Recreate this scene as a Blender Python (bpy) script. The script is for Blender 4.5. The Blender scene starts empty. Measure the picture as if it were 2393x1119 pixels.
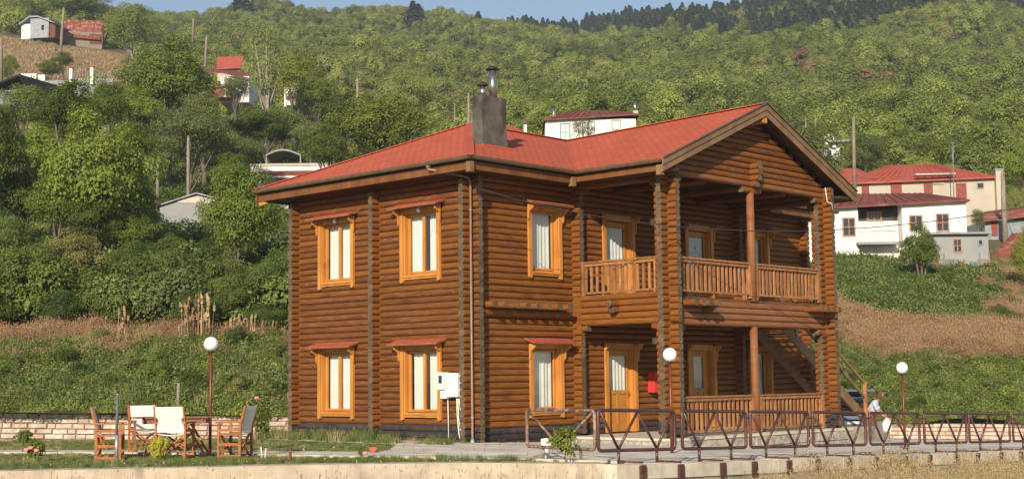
import bpy, bmesh, math, random
import numpy as np
from mathutils import Vector, Matrix, noise as mnoise

random.seed(7); rng = np.random.default_rng(7)
SC = bpy.context.scene; COL = SC.collection
PI = math.pi
# ------------------------------------------------------------------ camera, light, exposure
CAM = Vector((-24.2296, -24.1329, 1.4900))
FWD = Vector((0.72546075, 0.68100235, 0.09971206)); RGT = Vector((0.68521863, -0.72824399, -0.01166707))
UPV = RGT.cross(FWD).normalized(); FPX = 3271.7
cd = bpy.data.cameras.new('camera'); cam = bpy.data.objects.new('camera', cd); COL.objects.link(cam)
m = Matrix((RGT.normalized(), UPV, -FWD.normalized())).transposed().to_4x4(); m.translation = CAM
cam.matrix_world = m
cd.sensor_width = 36; cd.lens = 36 * FPX / 2393; cd.clip_start = .5; cd.clip_end = 6000
SC.camera = cam
SUN_EL = math.radians(22.4); sx, sy = -.866, -.50
SUN = Vector((sx * math.cos(SUN_EL), sy * math.cos(SUN_EL), math.sin(SUN_EL)))
w = bpy.data.worlds.new('World'); SC.world = w; w.use_nodes = True
nt = w.node_tree; bg = nt.nodes['Background']
sky = nt.nodes.new('ShaderNodeTexSky'); sky.sky_type = 'NISHITA'; sky.sun_disc = False
sky.sun_elevation = SUN_EL; sky.sun_rotation = math.atan2(sx, sy); sky.altitude = 0; sky.air_density = 1.0; sky.dust_density = 0; sky.ozone_density = 1
nt.links.new(sky.outputs[0], bg.inputs[0]); bg.inputs[1].default_value = .08
ld = bpy.data.lights.new('sun', 'SUN'); ld.energy = 5.0; ld.angle = math.radians(.5); ld.color = (1, .86, .68)
lo = bpy.data.objects.new('sun', ld); COL.objects.link(lo)
lo.rotation_euler = (-SUN).to_track_quat('-Z', 'Y').to_euler(); lo.location = (-30, -30, 30)
SC.view_settings.view_transform = 'Standard'; SC.view_settings.look = 'None'; SC.view_settings.gamma = 1
SC.view_settings.use_curve_mapping = False; SC.view_settings.exposure = .62
SC.cycles.max_bounces = 6; SC.cycles.transparent_max_bounces = 12; SC.cycles.use_denoising = True

def at(px, py, D):
    """point seen at photo pixel (px,py) at depth D metres"""
    return CAM + (FWD + RGT * ((px - 1196.5) / FPX) - UPV * ((py - 559.5) / FPX)) * D
def zat(py, D, px=1196): return at(px, py, D).z

# ------------------------------------------------------------------ materials
M = {}
def nd(nt, t, **k):
    n = nt.nodes.new(t)
    for a, b in k.items():
        if a.startswith('_'): n.inputs[int(a[1:])].default_value = b
        else: setattr(n, a, b)
    return n
def mat(name, c1, c2=None, rough=.8, scale=3, stretch=(1, 1, 1), c3=None, rnd=0, bump=0, metal=0, coord='world', lo=.35, hi=.65, island=False,
        trans=0, c3s=.6, c3lo=.55, spec=.3, detail=5, c3st=(1,1,1)):
    """noise-mixed base colour, optional second (patch) colour, optional per-object brightness jitter"""
    m = bpy.data.materials.new(name); m.use_nodes = True; nt = m.node_tree; L = nt.links
    b = nt.nodes['Principled BSDF']; b.inputs['Roughness'].default_value = rough; b.inputs['Metallic'].default_value = metal
    b.inputs['Specular IOR Level'].default_value = spec
    c1 = (*c1, 1); out = None
    if coord == 'world': co = nd(nt, 'ShaderNodeNewGeometry').outputs['Position']
    else: co = nd(nt, 'ShaderNodeTexCoord').outputs['Object']
    mp = nd(nt, 'ShaderNodeMapping'); mp.inputs['Scale'].default_value = stretch; L.new(co, mp.inputs[0])
    no = nd(nt, 'ShaderNodeTexNoise'); no.inputs['Scale'].default_value = scale; no.inputs['Detail'].default_value = detail
    L.new(mp.outputs[0], no.inputs['Vector'])
    if c2:
        rp = nd(nt, 'ShaderNodeMapRange'); rp.inputs[1].default_value = lo; rp.inputs[2].default_value = hi
        L.new(no.outputs[0], rp.inputs[0])
        mx = nd(nt, 'ShaderNodeMixRGB'); mx.inputs[1].default_value = c1; mx.inputs[2].default_value = (*c2, 1)
        L.new(rp.outputs[0], mx.inputs[0]); out = mx.outputs[0]
    if c3:
        n2 = nd(nt, 'ShaderNodeTexNoise'); n2.inputs['Scale'].default_value = c3s; n2.inputs['Detail'].default_value = 4
        mp2 = nd(nt, 'ShaderNodeMapping'); mp2.inputs['Scale'].default_value = c3st; L.new(co, mp2.inputs[0]); L.new(mp2.outputs[0], n2.inputs['Vector'])
        r2 = nd(nt, 'ShaderNodeMapRange'); r2.inputs[1].default_value = c3lo; r2.inputs[2].default_value = c3lo + .12; L.new(n2.outputs[0], r2.inputs[0])
        m2 = nd(nt, 'ShaderNodeMixRGB'); m2.inputs[1].default_value = c1; m2.inputs[2].default_value = (*c3, 1)
        if out: L.new(out, m2.inputs[1])
        L.new(r2.outputs[0], m2.inputs[0]); out = m2.outputs[0]
    if rnd:
        src = nd(nt, 'ShaderNodeNewGeometry').outputs['Random Per Island'] if island else nd(nt, 'ShaderNodeObjectInfo').outputs['Random']
        rr = nd(nt, 'ShaderNodeMapRange'); rr.inputs[3].default_value = 1 - rnd; rr.inputs[4].default_value = 1 + rnd; L.new(src, rr.inputs[0])
        hs = nd(nt, 'ShaderNodeHueSaturation'); L.new(rr.outputs[0], hs.inputs['Value'])
        if out: L.new(out, hs.inputs['Color'])
        else: hs.inputs['Color'].default_value = c1
        out = hs.outputs[0]
    if out: L.new(out, b.inputs['Base Color'])
    else: b.inputs['Base Color'].default_value = c1
    if bump:
        bp = nd(nt, 'ShaderNodeBump'); bp.inputs['Strength'].default_value = bump; bp.inputs['Distance'].default_value = .02
        L.new(no.outputs[0], bp.inputs['Height']); L.new(bp.outputs[0], b.inputs['Normal'])
    if trans:
        t = nd(nt, 'ShaderNodeBsdfTranslucent'); mx = nd(nt, 'ShaderNodeMixShader'); mx.inputs[0].default_value = trans
        if out: L.new(out, t.inputs[0])
        else: t.inputs[0].default_value = c1
        L.new(b.outputs[0], mx.inputs[1]); L.new(t.outputs[0], mx.inputs[2])
        L.new(mx.outputs[0], nt.nodes['Material Output'].inputs[0])
    M[name] = m; return m

def log_mat(name, a, b, dark, grey, rnd=.22, glo=.63, rough=.58):
    """varnished log: streaks along the log, per-log tone, worn greyish patches"""
    m = bpy.data.materials.new(name); m.use_nodes = True; nt = m.node_tree; L = nt.links
    bs = nt.nodes['Principled BSDF']; bs.inputs['Roughness'].default_value = rough; bs.inputs['Specular IOR Level'].default_value = .22
    oi = nd(nt, 'ShaderNodeObjectInfo').outputs['Random']
    pos = nd(nt, 'ShaderNodeNewGeometry').outputs['Position']
    sp = nd(nt, 'ShaderNodeSeparateXYZ'); L.new(pos, sp.inputs[0])
    al = nd(nt, 'ShaderNodeMath', operation='ADD'); L.new(sp.outputs[0], al.inputs[0]); L.new(sp.outputs[1], al.inputs[1])
    def vec(sa, sz, off):
        cb = nd(nt, 'ShaderNodeCombineXYZ')
        m1 = nd(nt, 'ShaderNodeMath', operation='MULTIPLY'); m1.inputs[1].default_value = sa; L.new(al.outputs[0], m1.inputs[0])
        m2 = nd(nt, 'ShaderNodeMath', operation='MULTIPLY'); m2.inputs[1].default_value = sz; L.new(sp.outputs[2], m2.inputs[0])
        m3 = nd(nt, 'ShaderNodeMath', operation='MULTIPLY'); m3.inputs[1].default_value = off; L.new(oi, m3.inputs[0])
        L.new(m1.outputs[0], cb.inputs[0]); L.new(m3.outputs[0], cb.inputs[1]); L.new(m2.outputs[0], cb.inputs[2]); return cb.outputs[0]
    def noi(v, s, d=4):
        n = nd(nt, 'ShaderNodeTexNoise'); n.inputs['Scale'].default_value = s; n.inputs['Detail'].default_value = d; L.new(v, n.inputs['Vector']); return n.outputs[0]
    def rng_(v, lo, hi, a=0, b=1):
        r = nd(nt, 'ShaderNodeMapRange'); r.inputs[1].default_value = lo; r.inputs[2].default_value = hi; r.inputs[3].default_value = a; r.inputs[4].default_value = b
        L.new(v, r.inputs[0]); return r.outputs[0]
    def mix(f, x, y):
        n = nd(nt, 'ShaderNodeMixRGB'); L.new(f, n.inputs[0])
        for i, v in ((1, x), (2, y)):
            if isinstance(v, tuple): n.inputs[i].default_value = (*v, 1)
            else: L.new(v, n.inputs[i])
        return n.outputs[0]
    c = mix(rng_(oi, 0, 1), a, b)
    grain = noi(vec(1.2, 26, 40), 3)
    c = mix(rng_(grain, .42, .72, 0, .7), c, dark)
    c = mix(rng_(noi(vec(.7, 3, 30), 1.6), .52, .72, 0, .55), c, dark)
    c = mix(rng_(noi(vec(2.5, 14, 70), 1.5, 6), glo, glo + .12, 0, .55), c, grey)
    # knots
    vo = nd(nt, 'ShaderNodeTexVoronoi'); vo.inputs['Scale'].default_value = 2.2; L.new(vec(1.3, 4, 55), vo.inputs['Vector'])
    c = mix(rng_(vo.outputs[0], .05, .10, .8, 0), c, (dark[0] * .5, dark[1] * .5, dark[2] * .5))
    hs = nd(nt, 'ShaderNodeHueSaturation'); L.new(rng_(oi, 0, 1, 1 - rnd, 1 + rnd), hs.inputs['Value']); L.new(c, hs.inputs['Color'])
    L.new(hs.outputs[0], bs.inputs['Base Color'])
    bp = nd(nt, 'ShaderNodeBump'); bp.inputs['Strength'].default_value = .25; bp.inputs['Distance'].default_value = .01; L.new(grain, bp.inputs['Height']); L.new(bp.outputs[0], bs.inputs['Normal'])
    M[name] = m; return m

log_mat('log', (.31, .120, .022), (.18, .063, .013), (.075, .022, .006), (.20, .12, .06), .28)
log_mat('log_worn', (.26, .096, .021), (.12, .042, .012), (.060, .020, .008), (.20, .13, .075), .36, .55, .6)
log_mat('log_pale', (.33, .145, .06), (.22, .09, .036), (.13, .05, .02), (.32, .20, .12), .14)
mat('log_black', (.030, .026, .024), (.06, .05, .045), .8, 6, rnd=.2)
mat('log_end', (.15, .105, .062), (.085, .058, .036), .85, 14, rnd=.25, bump=.3, c3=(.07, .06, .045), c3s=5, c3lo=.58)
mat('core', (.05, .022, .01), rough=.9)
mat('trim', (.55, .245, .05), (.43, .175, .035), .42, 4, (1, 1, .25), rnd=.06, spec=.4, c3=(.36, .13, .03), c3s=2.2, c3lo=.62)
mat('door', (.50, .22, .04), (.40, .165, .03), .4, 4, (1, 1, .25), spec=.4)
mat('baluster', (.38, .18, .075), (.26, .11, .042), .55, 9, (1, 1, .3), rnd=.2, c3=(.20, .08, .03), c3s=7, c3lo=.6)
mat('fascia', (.20, .082, .025), (.13, .05, .016), .55, 3, (1, 1, .4), rnd=.1)
mat('barge', (.24, .145, .075), (.17, .10, .05), .6, 3, (1, 1, .5), rnd=.1)
mat('gutter', (.10, .062, .035), (.14, .09, .05), .45, 5, spec=.5)
mat('pipe_paint', (.22, .13, .09), (.17, .10, .07), .4, 5, spec=.5)
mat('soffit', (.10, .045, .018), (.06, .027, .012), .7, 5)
mat('curtain', (.86, .86, .82), (.78, .79, .75), .9, 3, trans=.25)
mat('paper', (.62, .62, .60), rough=.8)
mat('ink', (.03, .03, .03), rough=.8)
mat('white_box', (.80, .79, .72), (.70, .69, .62), .5, 3)
mat('dark_glass', (.03, .035, .04), rough=.1, spec=.6)
mat('concrete', (.30, .27, .22), (.22, .20, .165), .9, 2.5, bump=.5, c3=(.13, .12, .10), c3s=1.4, c3lo=.56, detail=8)
mat('chimney_concrete', (.080, .073, .062), (.125, .115, .10), .9, 5, bump=.6, c3=(.045, .038, .03), c3s=1.6, c3lo=.5, detail=8, c3st=(1,1,.5))
mat('steel', (.50, .49, .47), (.36, .35, .33), .3, 4, metal=.9)
mat('steel_dark', (.05, .055, .055), rough=.5, metal=.6)
mat('lamp_pole', (.17, .035, .012), (.12, .026, .012), .4, 6, spec=.5)
mat('fence_paint', (.085, .032, .026), (.065, .026, .022), .38, 5, spec=.55, c3=(.16, .06, .035), c3s=6, c3lo=.6)
mat('fence_worn', (.23, .15, .11), (.12, .05, .035), .5, 8, spec=.4, c3=(.32, .25, .19), c3s=9, c3lo=.52)
mat('globe', (.83, .82, .80), rough=.25, spec=.5)
mat('red_box', (.55, .045, .035), rough=.4)
mat('stone', (.56, .45, .36), (.44, .32, .25), .9, 7, rnd=.15, bump=.5, c3=(.60, .55, .46), c3s=3, c3lo=.52)
mat('mortar', (.38, .33, .27), (.28, .24, .2), .95, 9)
mat('plinth_stone', (.42, .38, .32), (.22, .20, .17), .9, 9, bump=.8, c3=(.42, .38, .31), c3s=5, c3lo=.52)
mat('chair_wood', (.40, .145, .045), (.29, .095, .03), .45, 7, rnd=.1)
mat('table_wood', (.22, .10, .05), (.15, .065, .032), .5, 7, rnd=.15)
mat('canvas', (.82, .80, .74), rough=.9, trans=.2)
mat('pole_grey', (.10, .13, .15), rough=.5)
mat('galv', (.40, .41, .41), (.30, .31, .31), .45, 9, metal=.5)
mat('rust', (.19, .07, .03), (.12, .045, .025), .8, 9)
mat('old_wood', (.30, .25, .19), (.20, .165, .125), .9, 9, (1, 1, .2))
mat('bark', (.17, .135, .10), (.10, .08, .06), .95, 6, (1, 1, .3), bump=.6)
mat('pale_bark', (.34, .30, .24), (.22, .19, .15), .95, 6, (1, 1, .3))
mat('whitewash', (.80, .79, .75), (.66, .64, .60), .9, 1.2, c3=(.48, .45, .40), c3s=.8, c3lo=.62)
mat('beige_wall', (.50, .44, .36), (.43, .38, .31), .9, .7, c3=(.34, .30, .25), c3s=.5, c3lo=.6)
mat('grey_wall', (.31, .32, .31), (.26, .27, .265), .9, .8, c3=(.40, .38, .33), c3s=.7, c3lo=.6)
mat('village_tile', (.44, .105, .07), (.36, .08, .05), .7, 1.5, c3=(.30, .05, .04), c3s=.8, c3lo=.6)
mat('brown_tile', (.21, .065, .045), (.15, .05, .038), .75, 1.5, c3=(.27, .11, .08), c3s=1, c3lo=.6)
mat('rusty_sheet', (.32, .09, .05), (.20, .055, .035), .7, 1.5, (1, 1, 1), c3=(.36, .22, .16), c3s=1.1, c3lo=.52)
mat('tin', (.30, .33, .35), (.22, .24, .26), .5, 2, metal=.3, c3=(.25, .15, .10), c3s=.9, c3lo=.6)
mat('village_door', (.26, .07, .045), (.20, .055, .04), .7, 3)
mat('village_frame', (.46, .24, .14), (.38, .2, .12), .7, 3)
mat('blue_frame', (.10, .28, .30), rough=.6)
mat('rail_green', (.16, .30, .26), rough=.6)
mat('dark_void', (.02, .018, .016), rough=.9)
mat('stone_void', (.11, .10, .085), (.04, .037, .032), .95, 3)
mat('car_paint', (.10, .16, .24), rough=.3, spec=.6)
mat('tyre', (.02, .02, .02), rough=.8)
mat('skin', (.42, .22, .15), rough=.6)
mat('hair', (.10, .05, .03), rough=.7)
mat('shirt', (.40, .45, .56), (.55, .58, .66), .9, 9)
mat('trousers', (.30, .03, .03), rough=.9)
mat('bag_white', (.80, .79, .77), rough=.7)
mat('bag_orange', (.60, .16, .07), rough=.7)
mat('rose_pink', (.75, .20, .17), (.80, .34, .28), .7, 20)
mat('wire', (.03, .03, .035), rough=.6)
mat('brass', (.4, .28, .1), rough=.35, metal=.8)

def glass_mat():
    m = bpy.data.materials.new('window_glass'); m.use_nodes = True; nt = m.node_tree; L = nt.links
    for n in list(nt.nodes):
        if n.type == 'BSDF_PRINCIPLED': nt.nodes.remove(n)
    t = nd(nt, 'ShaderNodeBsdfTransparent'); t.inputs[0].default_value = (.94, .97, .96, 1)
    g = nd(nt, 'ShaderNodeBsdfGlossy'); g.inputs['Roughness'].default_value = .02
    mx = nd(nt, 'ShaderNodeMixShader'); mx.inputs[0].default_value = .09; L.new(t.outputs[0], mx.inputs[1]); L.new(g.outputs[0], mx.inputs[2])
    L.new(mx.outputs[0], nt.nodes['Material Output'].inputs[0]); M['glass'] = m
glass_mat()

def shingle_mat():
    """red felt shingles: courses across the slope with staggered tabs, from the height and the run along the eave"""
    m = bpy.data.materials.new('red_shingle'); m.use_nodes = True; nt = m.node_tree; L = nt.links
    b = nt.nodes['Principled BSDF']; b.inputs['Roughness'].default_value = .85; b.inputs['Specular IOR Level'].default_value = .2
    g = nd(nt, 'ShaderNodeNewGeometry'); sp = nd(nt, 'ShaderNodeSeparateXYZ'); L.new(g.outputs['Position'], sp.inputs[0])
    sn = nd(nt, 'ShaderNodeSeparateXYZ'); L.new(g.outputs['True Normal'], sn.inputs[0])
    ax = nd(nt, 'ShaderNodeMath', operation='ABSOLUTE'); L.new(sn.outputs[0], ax.inputs[0])
    ay = nd(nt, 'ShaderNodeMath', operation='ABSOLUTE'); L.new(sn.outputs[1], ay.inputs[0])
    gt = nd(nt, 'ShaderNodeMath', operation='GREATER_THAN'); L.new(ax.outputs[0], gt.inputs[0]); L.new(ay.outputs[0], gt.inputs[1])
    mxa = nd(nt, 'ShaderNodeMix'); L.new(gt.outputs[0], mxa.inputs[0]); L.new(sp.outputs[0], mxa.inputs[2]); L.new(sp.outputs[1], mxa.inputs[3])
    cb = nd(nt, 'ShaderNodeCombineXYZ'); zz = nd(nt, 'ShaderNodeMath', operation='MULTIPLY'); zz.inputs[1].default_value = 2.55; L.new(sp.outputs[2], zz.inputs[0])
    L.new(mxa.outputs[0], cb.inputs[0]); L.new(zz.outputs[0], cb.inputs[1])
    br = nd(nt, 'ShaderNodeTexBrick'); br.inputs['Scale'].default_value = 1; br.inputs['Brick Width'].default_value = .26; br.inputs['Row Height'].default_value = .145
    br.inputs['Mortar Size'].default_value = .012; br.inputs['Mortar Smooth'].default_value = .3; br.inputs['Bias'].default_value = 0
    br.inputs['Color1'].default_value = (.50, .112, .060, 1); br.inputs['Color2'].default_value = (.43, .094, .050, 1); br.inputs['Mortar'].default_value = (.24, .055, .032, 1)
    L.new(cb.outputs[0], br.inputs['Vector'])
    no = nd(nt, 'ShaderNodeTexNoise'); no.inputs['Scale'].default_value = .9; no.inputs['Detail'].default_value = 6; L.new(g.outputs['Position'], no.inputs['Vector'])
    rp = nd(nt, 'ShaderNodeMapRange'); rp.inputs[1].default_value = .35; rp.inputs[2].default_value = .7; rp.inputs[3].default_value = .92; rp.inputs[4].default_value = 1.06; L.new(no.outputs[0], rp.inputs[0])
    hs = nd(nt, 'ShaderNodeHueSaturation'); L.new(br.outputs[0], hs.inputs['Color']); L.new(rp.outputs[0], hs.inputs['Value']); L.new(hs.outputs[0], b.inputs['Base Color'])
    bp = nd(nt, 'ShaderNodeBump'); bp.inputs['Strength'].default_value = .5; bp.inputs['Distance'].default_value = .012; bp.invert = True; L.new(br.outputs['Fac'], bp.inputs['Height']); L.new(bp.outputs[0], b.inputs['Normal'])
    M['shingle'] = m
shingle_mat()

def paving_mat():
    m = bpy.data.materials.new('paving'); m.use_nodes = True; nt = m.node_tree; L = nt.links
    b = nt.nodes['Principled BSDF']; b.inputs['Roughness'].default_value = .85
    g = nd(nt, 'ShaderNodeNewGeometry')
    vo = nd(nt, 'ShaderNodeTexVoronoi'); vo.feature = 'DISTANCE_TO_EDGE'; vo.inputs['Scale'].default_value = 2.0; L.new(g.outputs['Position'], vo.inputs['Vector'])
    vc = nd(nt, 'ShaderNodeTexVoronoi'); vc.inputs['Scale'].default_value = 2.0; L.new(g.outputs['Position'], vc.inputs['Vector'])
    rp = nd(nt, 'ShaderNodeMapRange'); rp.inputs[1].default_value = .02; rp.inputs[2].default_value = .06; L.new(vo.outputs[0], rp.inputs[0])
    bw = nd(nt, 'ShaderNodeSeparateColor'); L.new(vc.outputs['Color'], bw.inputs[0])
    m1 = nd(nt, 'ShaderNodeMixRGB'); m1.inputs[1].default_value = (.52, .48, .41, 1); m1.inputs[2].default_value = (.76, .70, .60, 1); L.new(bw.outputs[0], m1.inputs[0])
    m2 = nd(nt, 'ShaderNodeMixRGB'); m2.inputs[1].default_value = (.60, .55, .46, 1); L.new(m1.outputs[0], m2.inputs[2]); L.new(rp.outputs[0], m2.inputs[0])
    no = nd(nt, 'ShaderNodeTexNoise'); no.inputs['Scale'].default_value = .8; no.inputs['Detail'].default_value = 8; L.new(g.outputs['Position'], no.inputs['Vector'])
    r2 = nd(nt, 'ShaderNodeMapRange'); r2.inputs[1].default_value = .3; r2.inputs[2].default_value = .7; r2.inputs[3].default_value = .7; r2.inputs[4].default_value = 1.15; L.new(no.outputs[0], r2.inputs[0])
    hs = nd(nt, 'ShaderNodeHueSaturation'); L.new(m2.outputs[0], hs.inputs['Color']); L.new(r2.outputs[0], hs.inputs['Value']); L.new(hs.outputs[0], b.inputs['Base Color'])
    M['paving'] = m
paving_mat()

def leaf_mat(name, cols, trans=.35, rough=.55, tint=.25, mixf=.55, drift=False):
    """leaves: colour picked per leaf among a few, jittered per plant"""
    m = bpy.data.materials.new(name); m.use_nodes = True; nt = m.node_tree; L = nt.links
    b = nt.nodes['Principled BSDF']; b.inputs['Roughness'].default_value = rough; b.inputs['Specular IOR Level'].default_value = .25
    g = nd(nt, 'ShaderNodeNewGeometry'); cr = nd(nt, 'ShaderNodeValToRGB'); e = cr.color_ramp.elements
    e[0].color = (*cols[0], 1); e[1].color = (*cols[-1], 1); e[1].position = 1
    for i, c in enumerate(cols[1:-1]): k = e.new((i + 1) / (len(cols) - 1)); k.color = (*c, 1)
    oi = nd(nt, 'ShaderNodeObjectInfo')
    mx = nd(nt, 'ShaderNodeMix'); mx.inputs[0].default_value = mixf
    L.new(g.outputs['Random Per Island'], mx.inputs[2])
    if drift:
        dn = nd(nt, 'ShaderNodeTexNoise'); dn.inputs['Scale'].default_value = .022; dn.inputs['Detail'].default_value = 3; L.new(oi.outputs['Location'], dn.inputs['Vector'])
        dr = nd(nt, 'ShaderNodeMapRange'); dr.inputs[1].default_value = .38; dr.inputs[2].default_value = .64; L.new(dn.outputs[0], dr.inputs[0])
        dm = nd(nt, 'ShaderNodeMix'); dm.inputs[0].default_value = .45; L.new(oi.outputs['Random'], dm.inputs[2]); L.new(dr.outputs[0], dm.inputs[3]); L.new(dm.outputs[0], mx.inputs[3])
    else: L.new(oi.outputs['Random'], mx.inputs[3])
    L.new(mx.outputs[0], cr.inputs[0])
    hs = nd(nt, 'ShaderNodeHueSaturation'); rr = nd(nt, 'ShaderNodeMapRange'); rr.inputs[3].default_value = 1 - tint; rr.inputs[4].default_value = 1 + tint
    L.new(oi.outputs['Random'], rr.inputs[0]); L.new(rr.outputs[0], hs.inputs['Value']); L.new(cr.outputs[0], hs.inputs['Color'])
    L.new(hs.outputs[0], b.inputs['Base Color'])
    t = nd(nt, 'ShaderNodeBsdfTranslucent'); L.new(hs.outputs[0], t.inputs[0]); ms = nd(nt, 'ShaderNodeMixShader'); ms.inputs[0].default_value = trans
    L.new(b.outputs[0], ms.inputs[1]); L.new(t.outputs[0], ms.inputs[2]); L.new(ms.outputs[0], nt.nodes['Material Output'].inputs[0])
    M[name] = m
leaf_mat('leaf_mid', [(.12, .17, .028), (.19, .245, .04), (.26, .31, .052)], trans=.42)
leaf_mat('leaf_dark', [(.095, .14, .028), (.15, .20, .04), (.205, .25, .052)])
leaf_mat('leaf_yellow', [(.14, .18, .025), (.21, .24, .035), (.27, .28, .045)])
leaf_mat('leaf_olive', [(.15, .19, .06), (.21, .25, .072), (.26, .285, .09)])
leaf_mat('leaf_hedge', [(.095, .145, .03), (.155, .215, .043), (.22, .25, .062), (.26, .16, .08)])
leaf_mat('leaf_forest', [(.19, .24, .058), (.255, .305, .068), (.32, .36, .082), (.37, .37, .11)], drift=True, tint=.26, trans=.42, mixf=.8)
leaf_mat('leaf_rusty', [(.30, .19, .09), (.34, .20, .11), (.26, .22, .11)])
leaf_mat('leaf_conifer', [(.045, .07, .045), (.06, .09, .055), (.08, .105, .06)], trans=.15)  # lightened and bluish: distance haze is painted into the needle colour
leaf_mat('leaf_ground', [(.13, .18, .04), (.19, .25, .045), (.26, .31, .055), (.30, .31, .10)])
leaf_mat('leaf_ivy', [(.085, .13, .033), (.125, .18, .042), (.17, .22, .05)])
leaf_mat('leaf_thuja', [(.30, .34, .035), (.40, .42, .05), (.46, .42, .06)])
leaf_mat('grass_green', [(.11, .17, .045), (.15, .20, .05), (.19, .22, .07), (.30, .26, .13)])
leaf_mat('grass_dry', [(.46, .34, .17), (.60, .47, .26), (.24, .18, .09), (.50, .39, .22), (.30, .25, .12)], trans=.25)  # straw tones; the darkest one paints in the shaded gaps between stalks
leaf_mat('weed_brown', [(.27, .15, .075), (.36, .21, .11), (.42, .28, .16), (.24, .20, .09)], trans=.25)
leaf_mat('weed_pale', [(.34, .22, .12), (.42, .29, .17)], trans=.25)
mat('soil_bank', (.10, .09, .04), (.16, .12, .06), .95, 1.5, c3=(.30, .20, .12), c3s=.4, c3lo=.62)
mat('soil_yard', (.13, .14, .05), (.20, .17, .09), .95, 2, c3=(.30, .25, .17), c3s=.7, c3lo=.58)
mat('soil_dry', (.34, .25, .14), (.25, .18, .10), .95, 2)
mat('retaining', (.50, .43, .33), (.38, .32, .24), .95, 3, bump=.6, c3=(.24, .20, .15), c3s=1.6, c3lo=.56, detail=10, c3st=(1, 1, .45))
mat('kerb_pale', (.60, .54, .43), (.48, .43, .34), .9, 4, rnd=.08, bump=.3)
# ------------------------------------------------------------------ geometry helpers
def props(o, label=None, cat=None, group=None, kind=None):
    if label: o['label'] = label
    if cat: o['category'] = cat
    if group: o['group'] = group
    if kind: o['kind'] = kind
    return o
def empty(name, loc=(0, 0, 0), rz=0, **k):
    o = bpy.data.objects.new(name, None); COL.objects.link(o); o.location = loc; o.rotation_euler = (0, 0, rz)
    o.empty_display_size = .3; return props(o, **k)
def inst(mesh, name, parent=None, loc=(0, 0, 0), rot=(0, 0, 0), sc=(1, 1, 1), **k):
    o = bpy.data.objects.new(name, mesh); COL.objects.link(o); o.location = loc; o.rotation_euler = rot; o.scale = sc
    if parent: o.parent = parent
    return props(o, **k)
def children_of(o): return list(o.children)
def copy_tree(o, parent=None):
    c = o.copy(); COL.objects.link(c); c.parent = parent
    for ch in list(o.children): copy_tree(ch, c)
    return c

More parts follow.
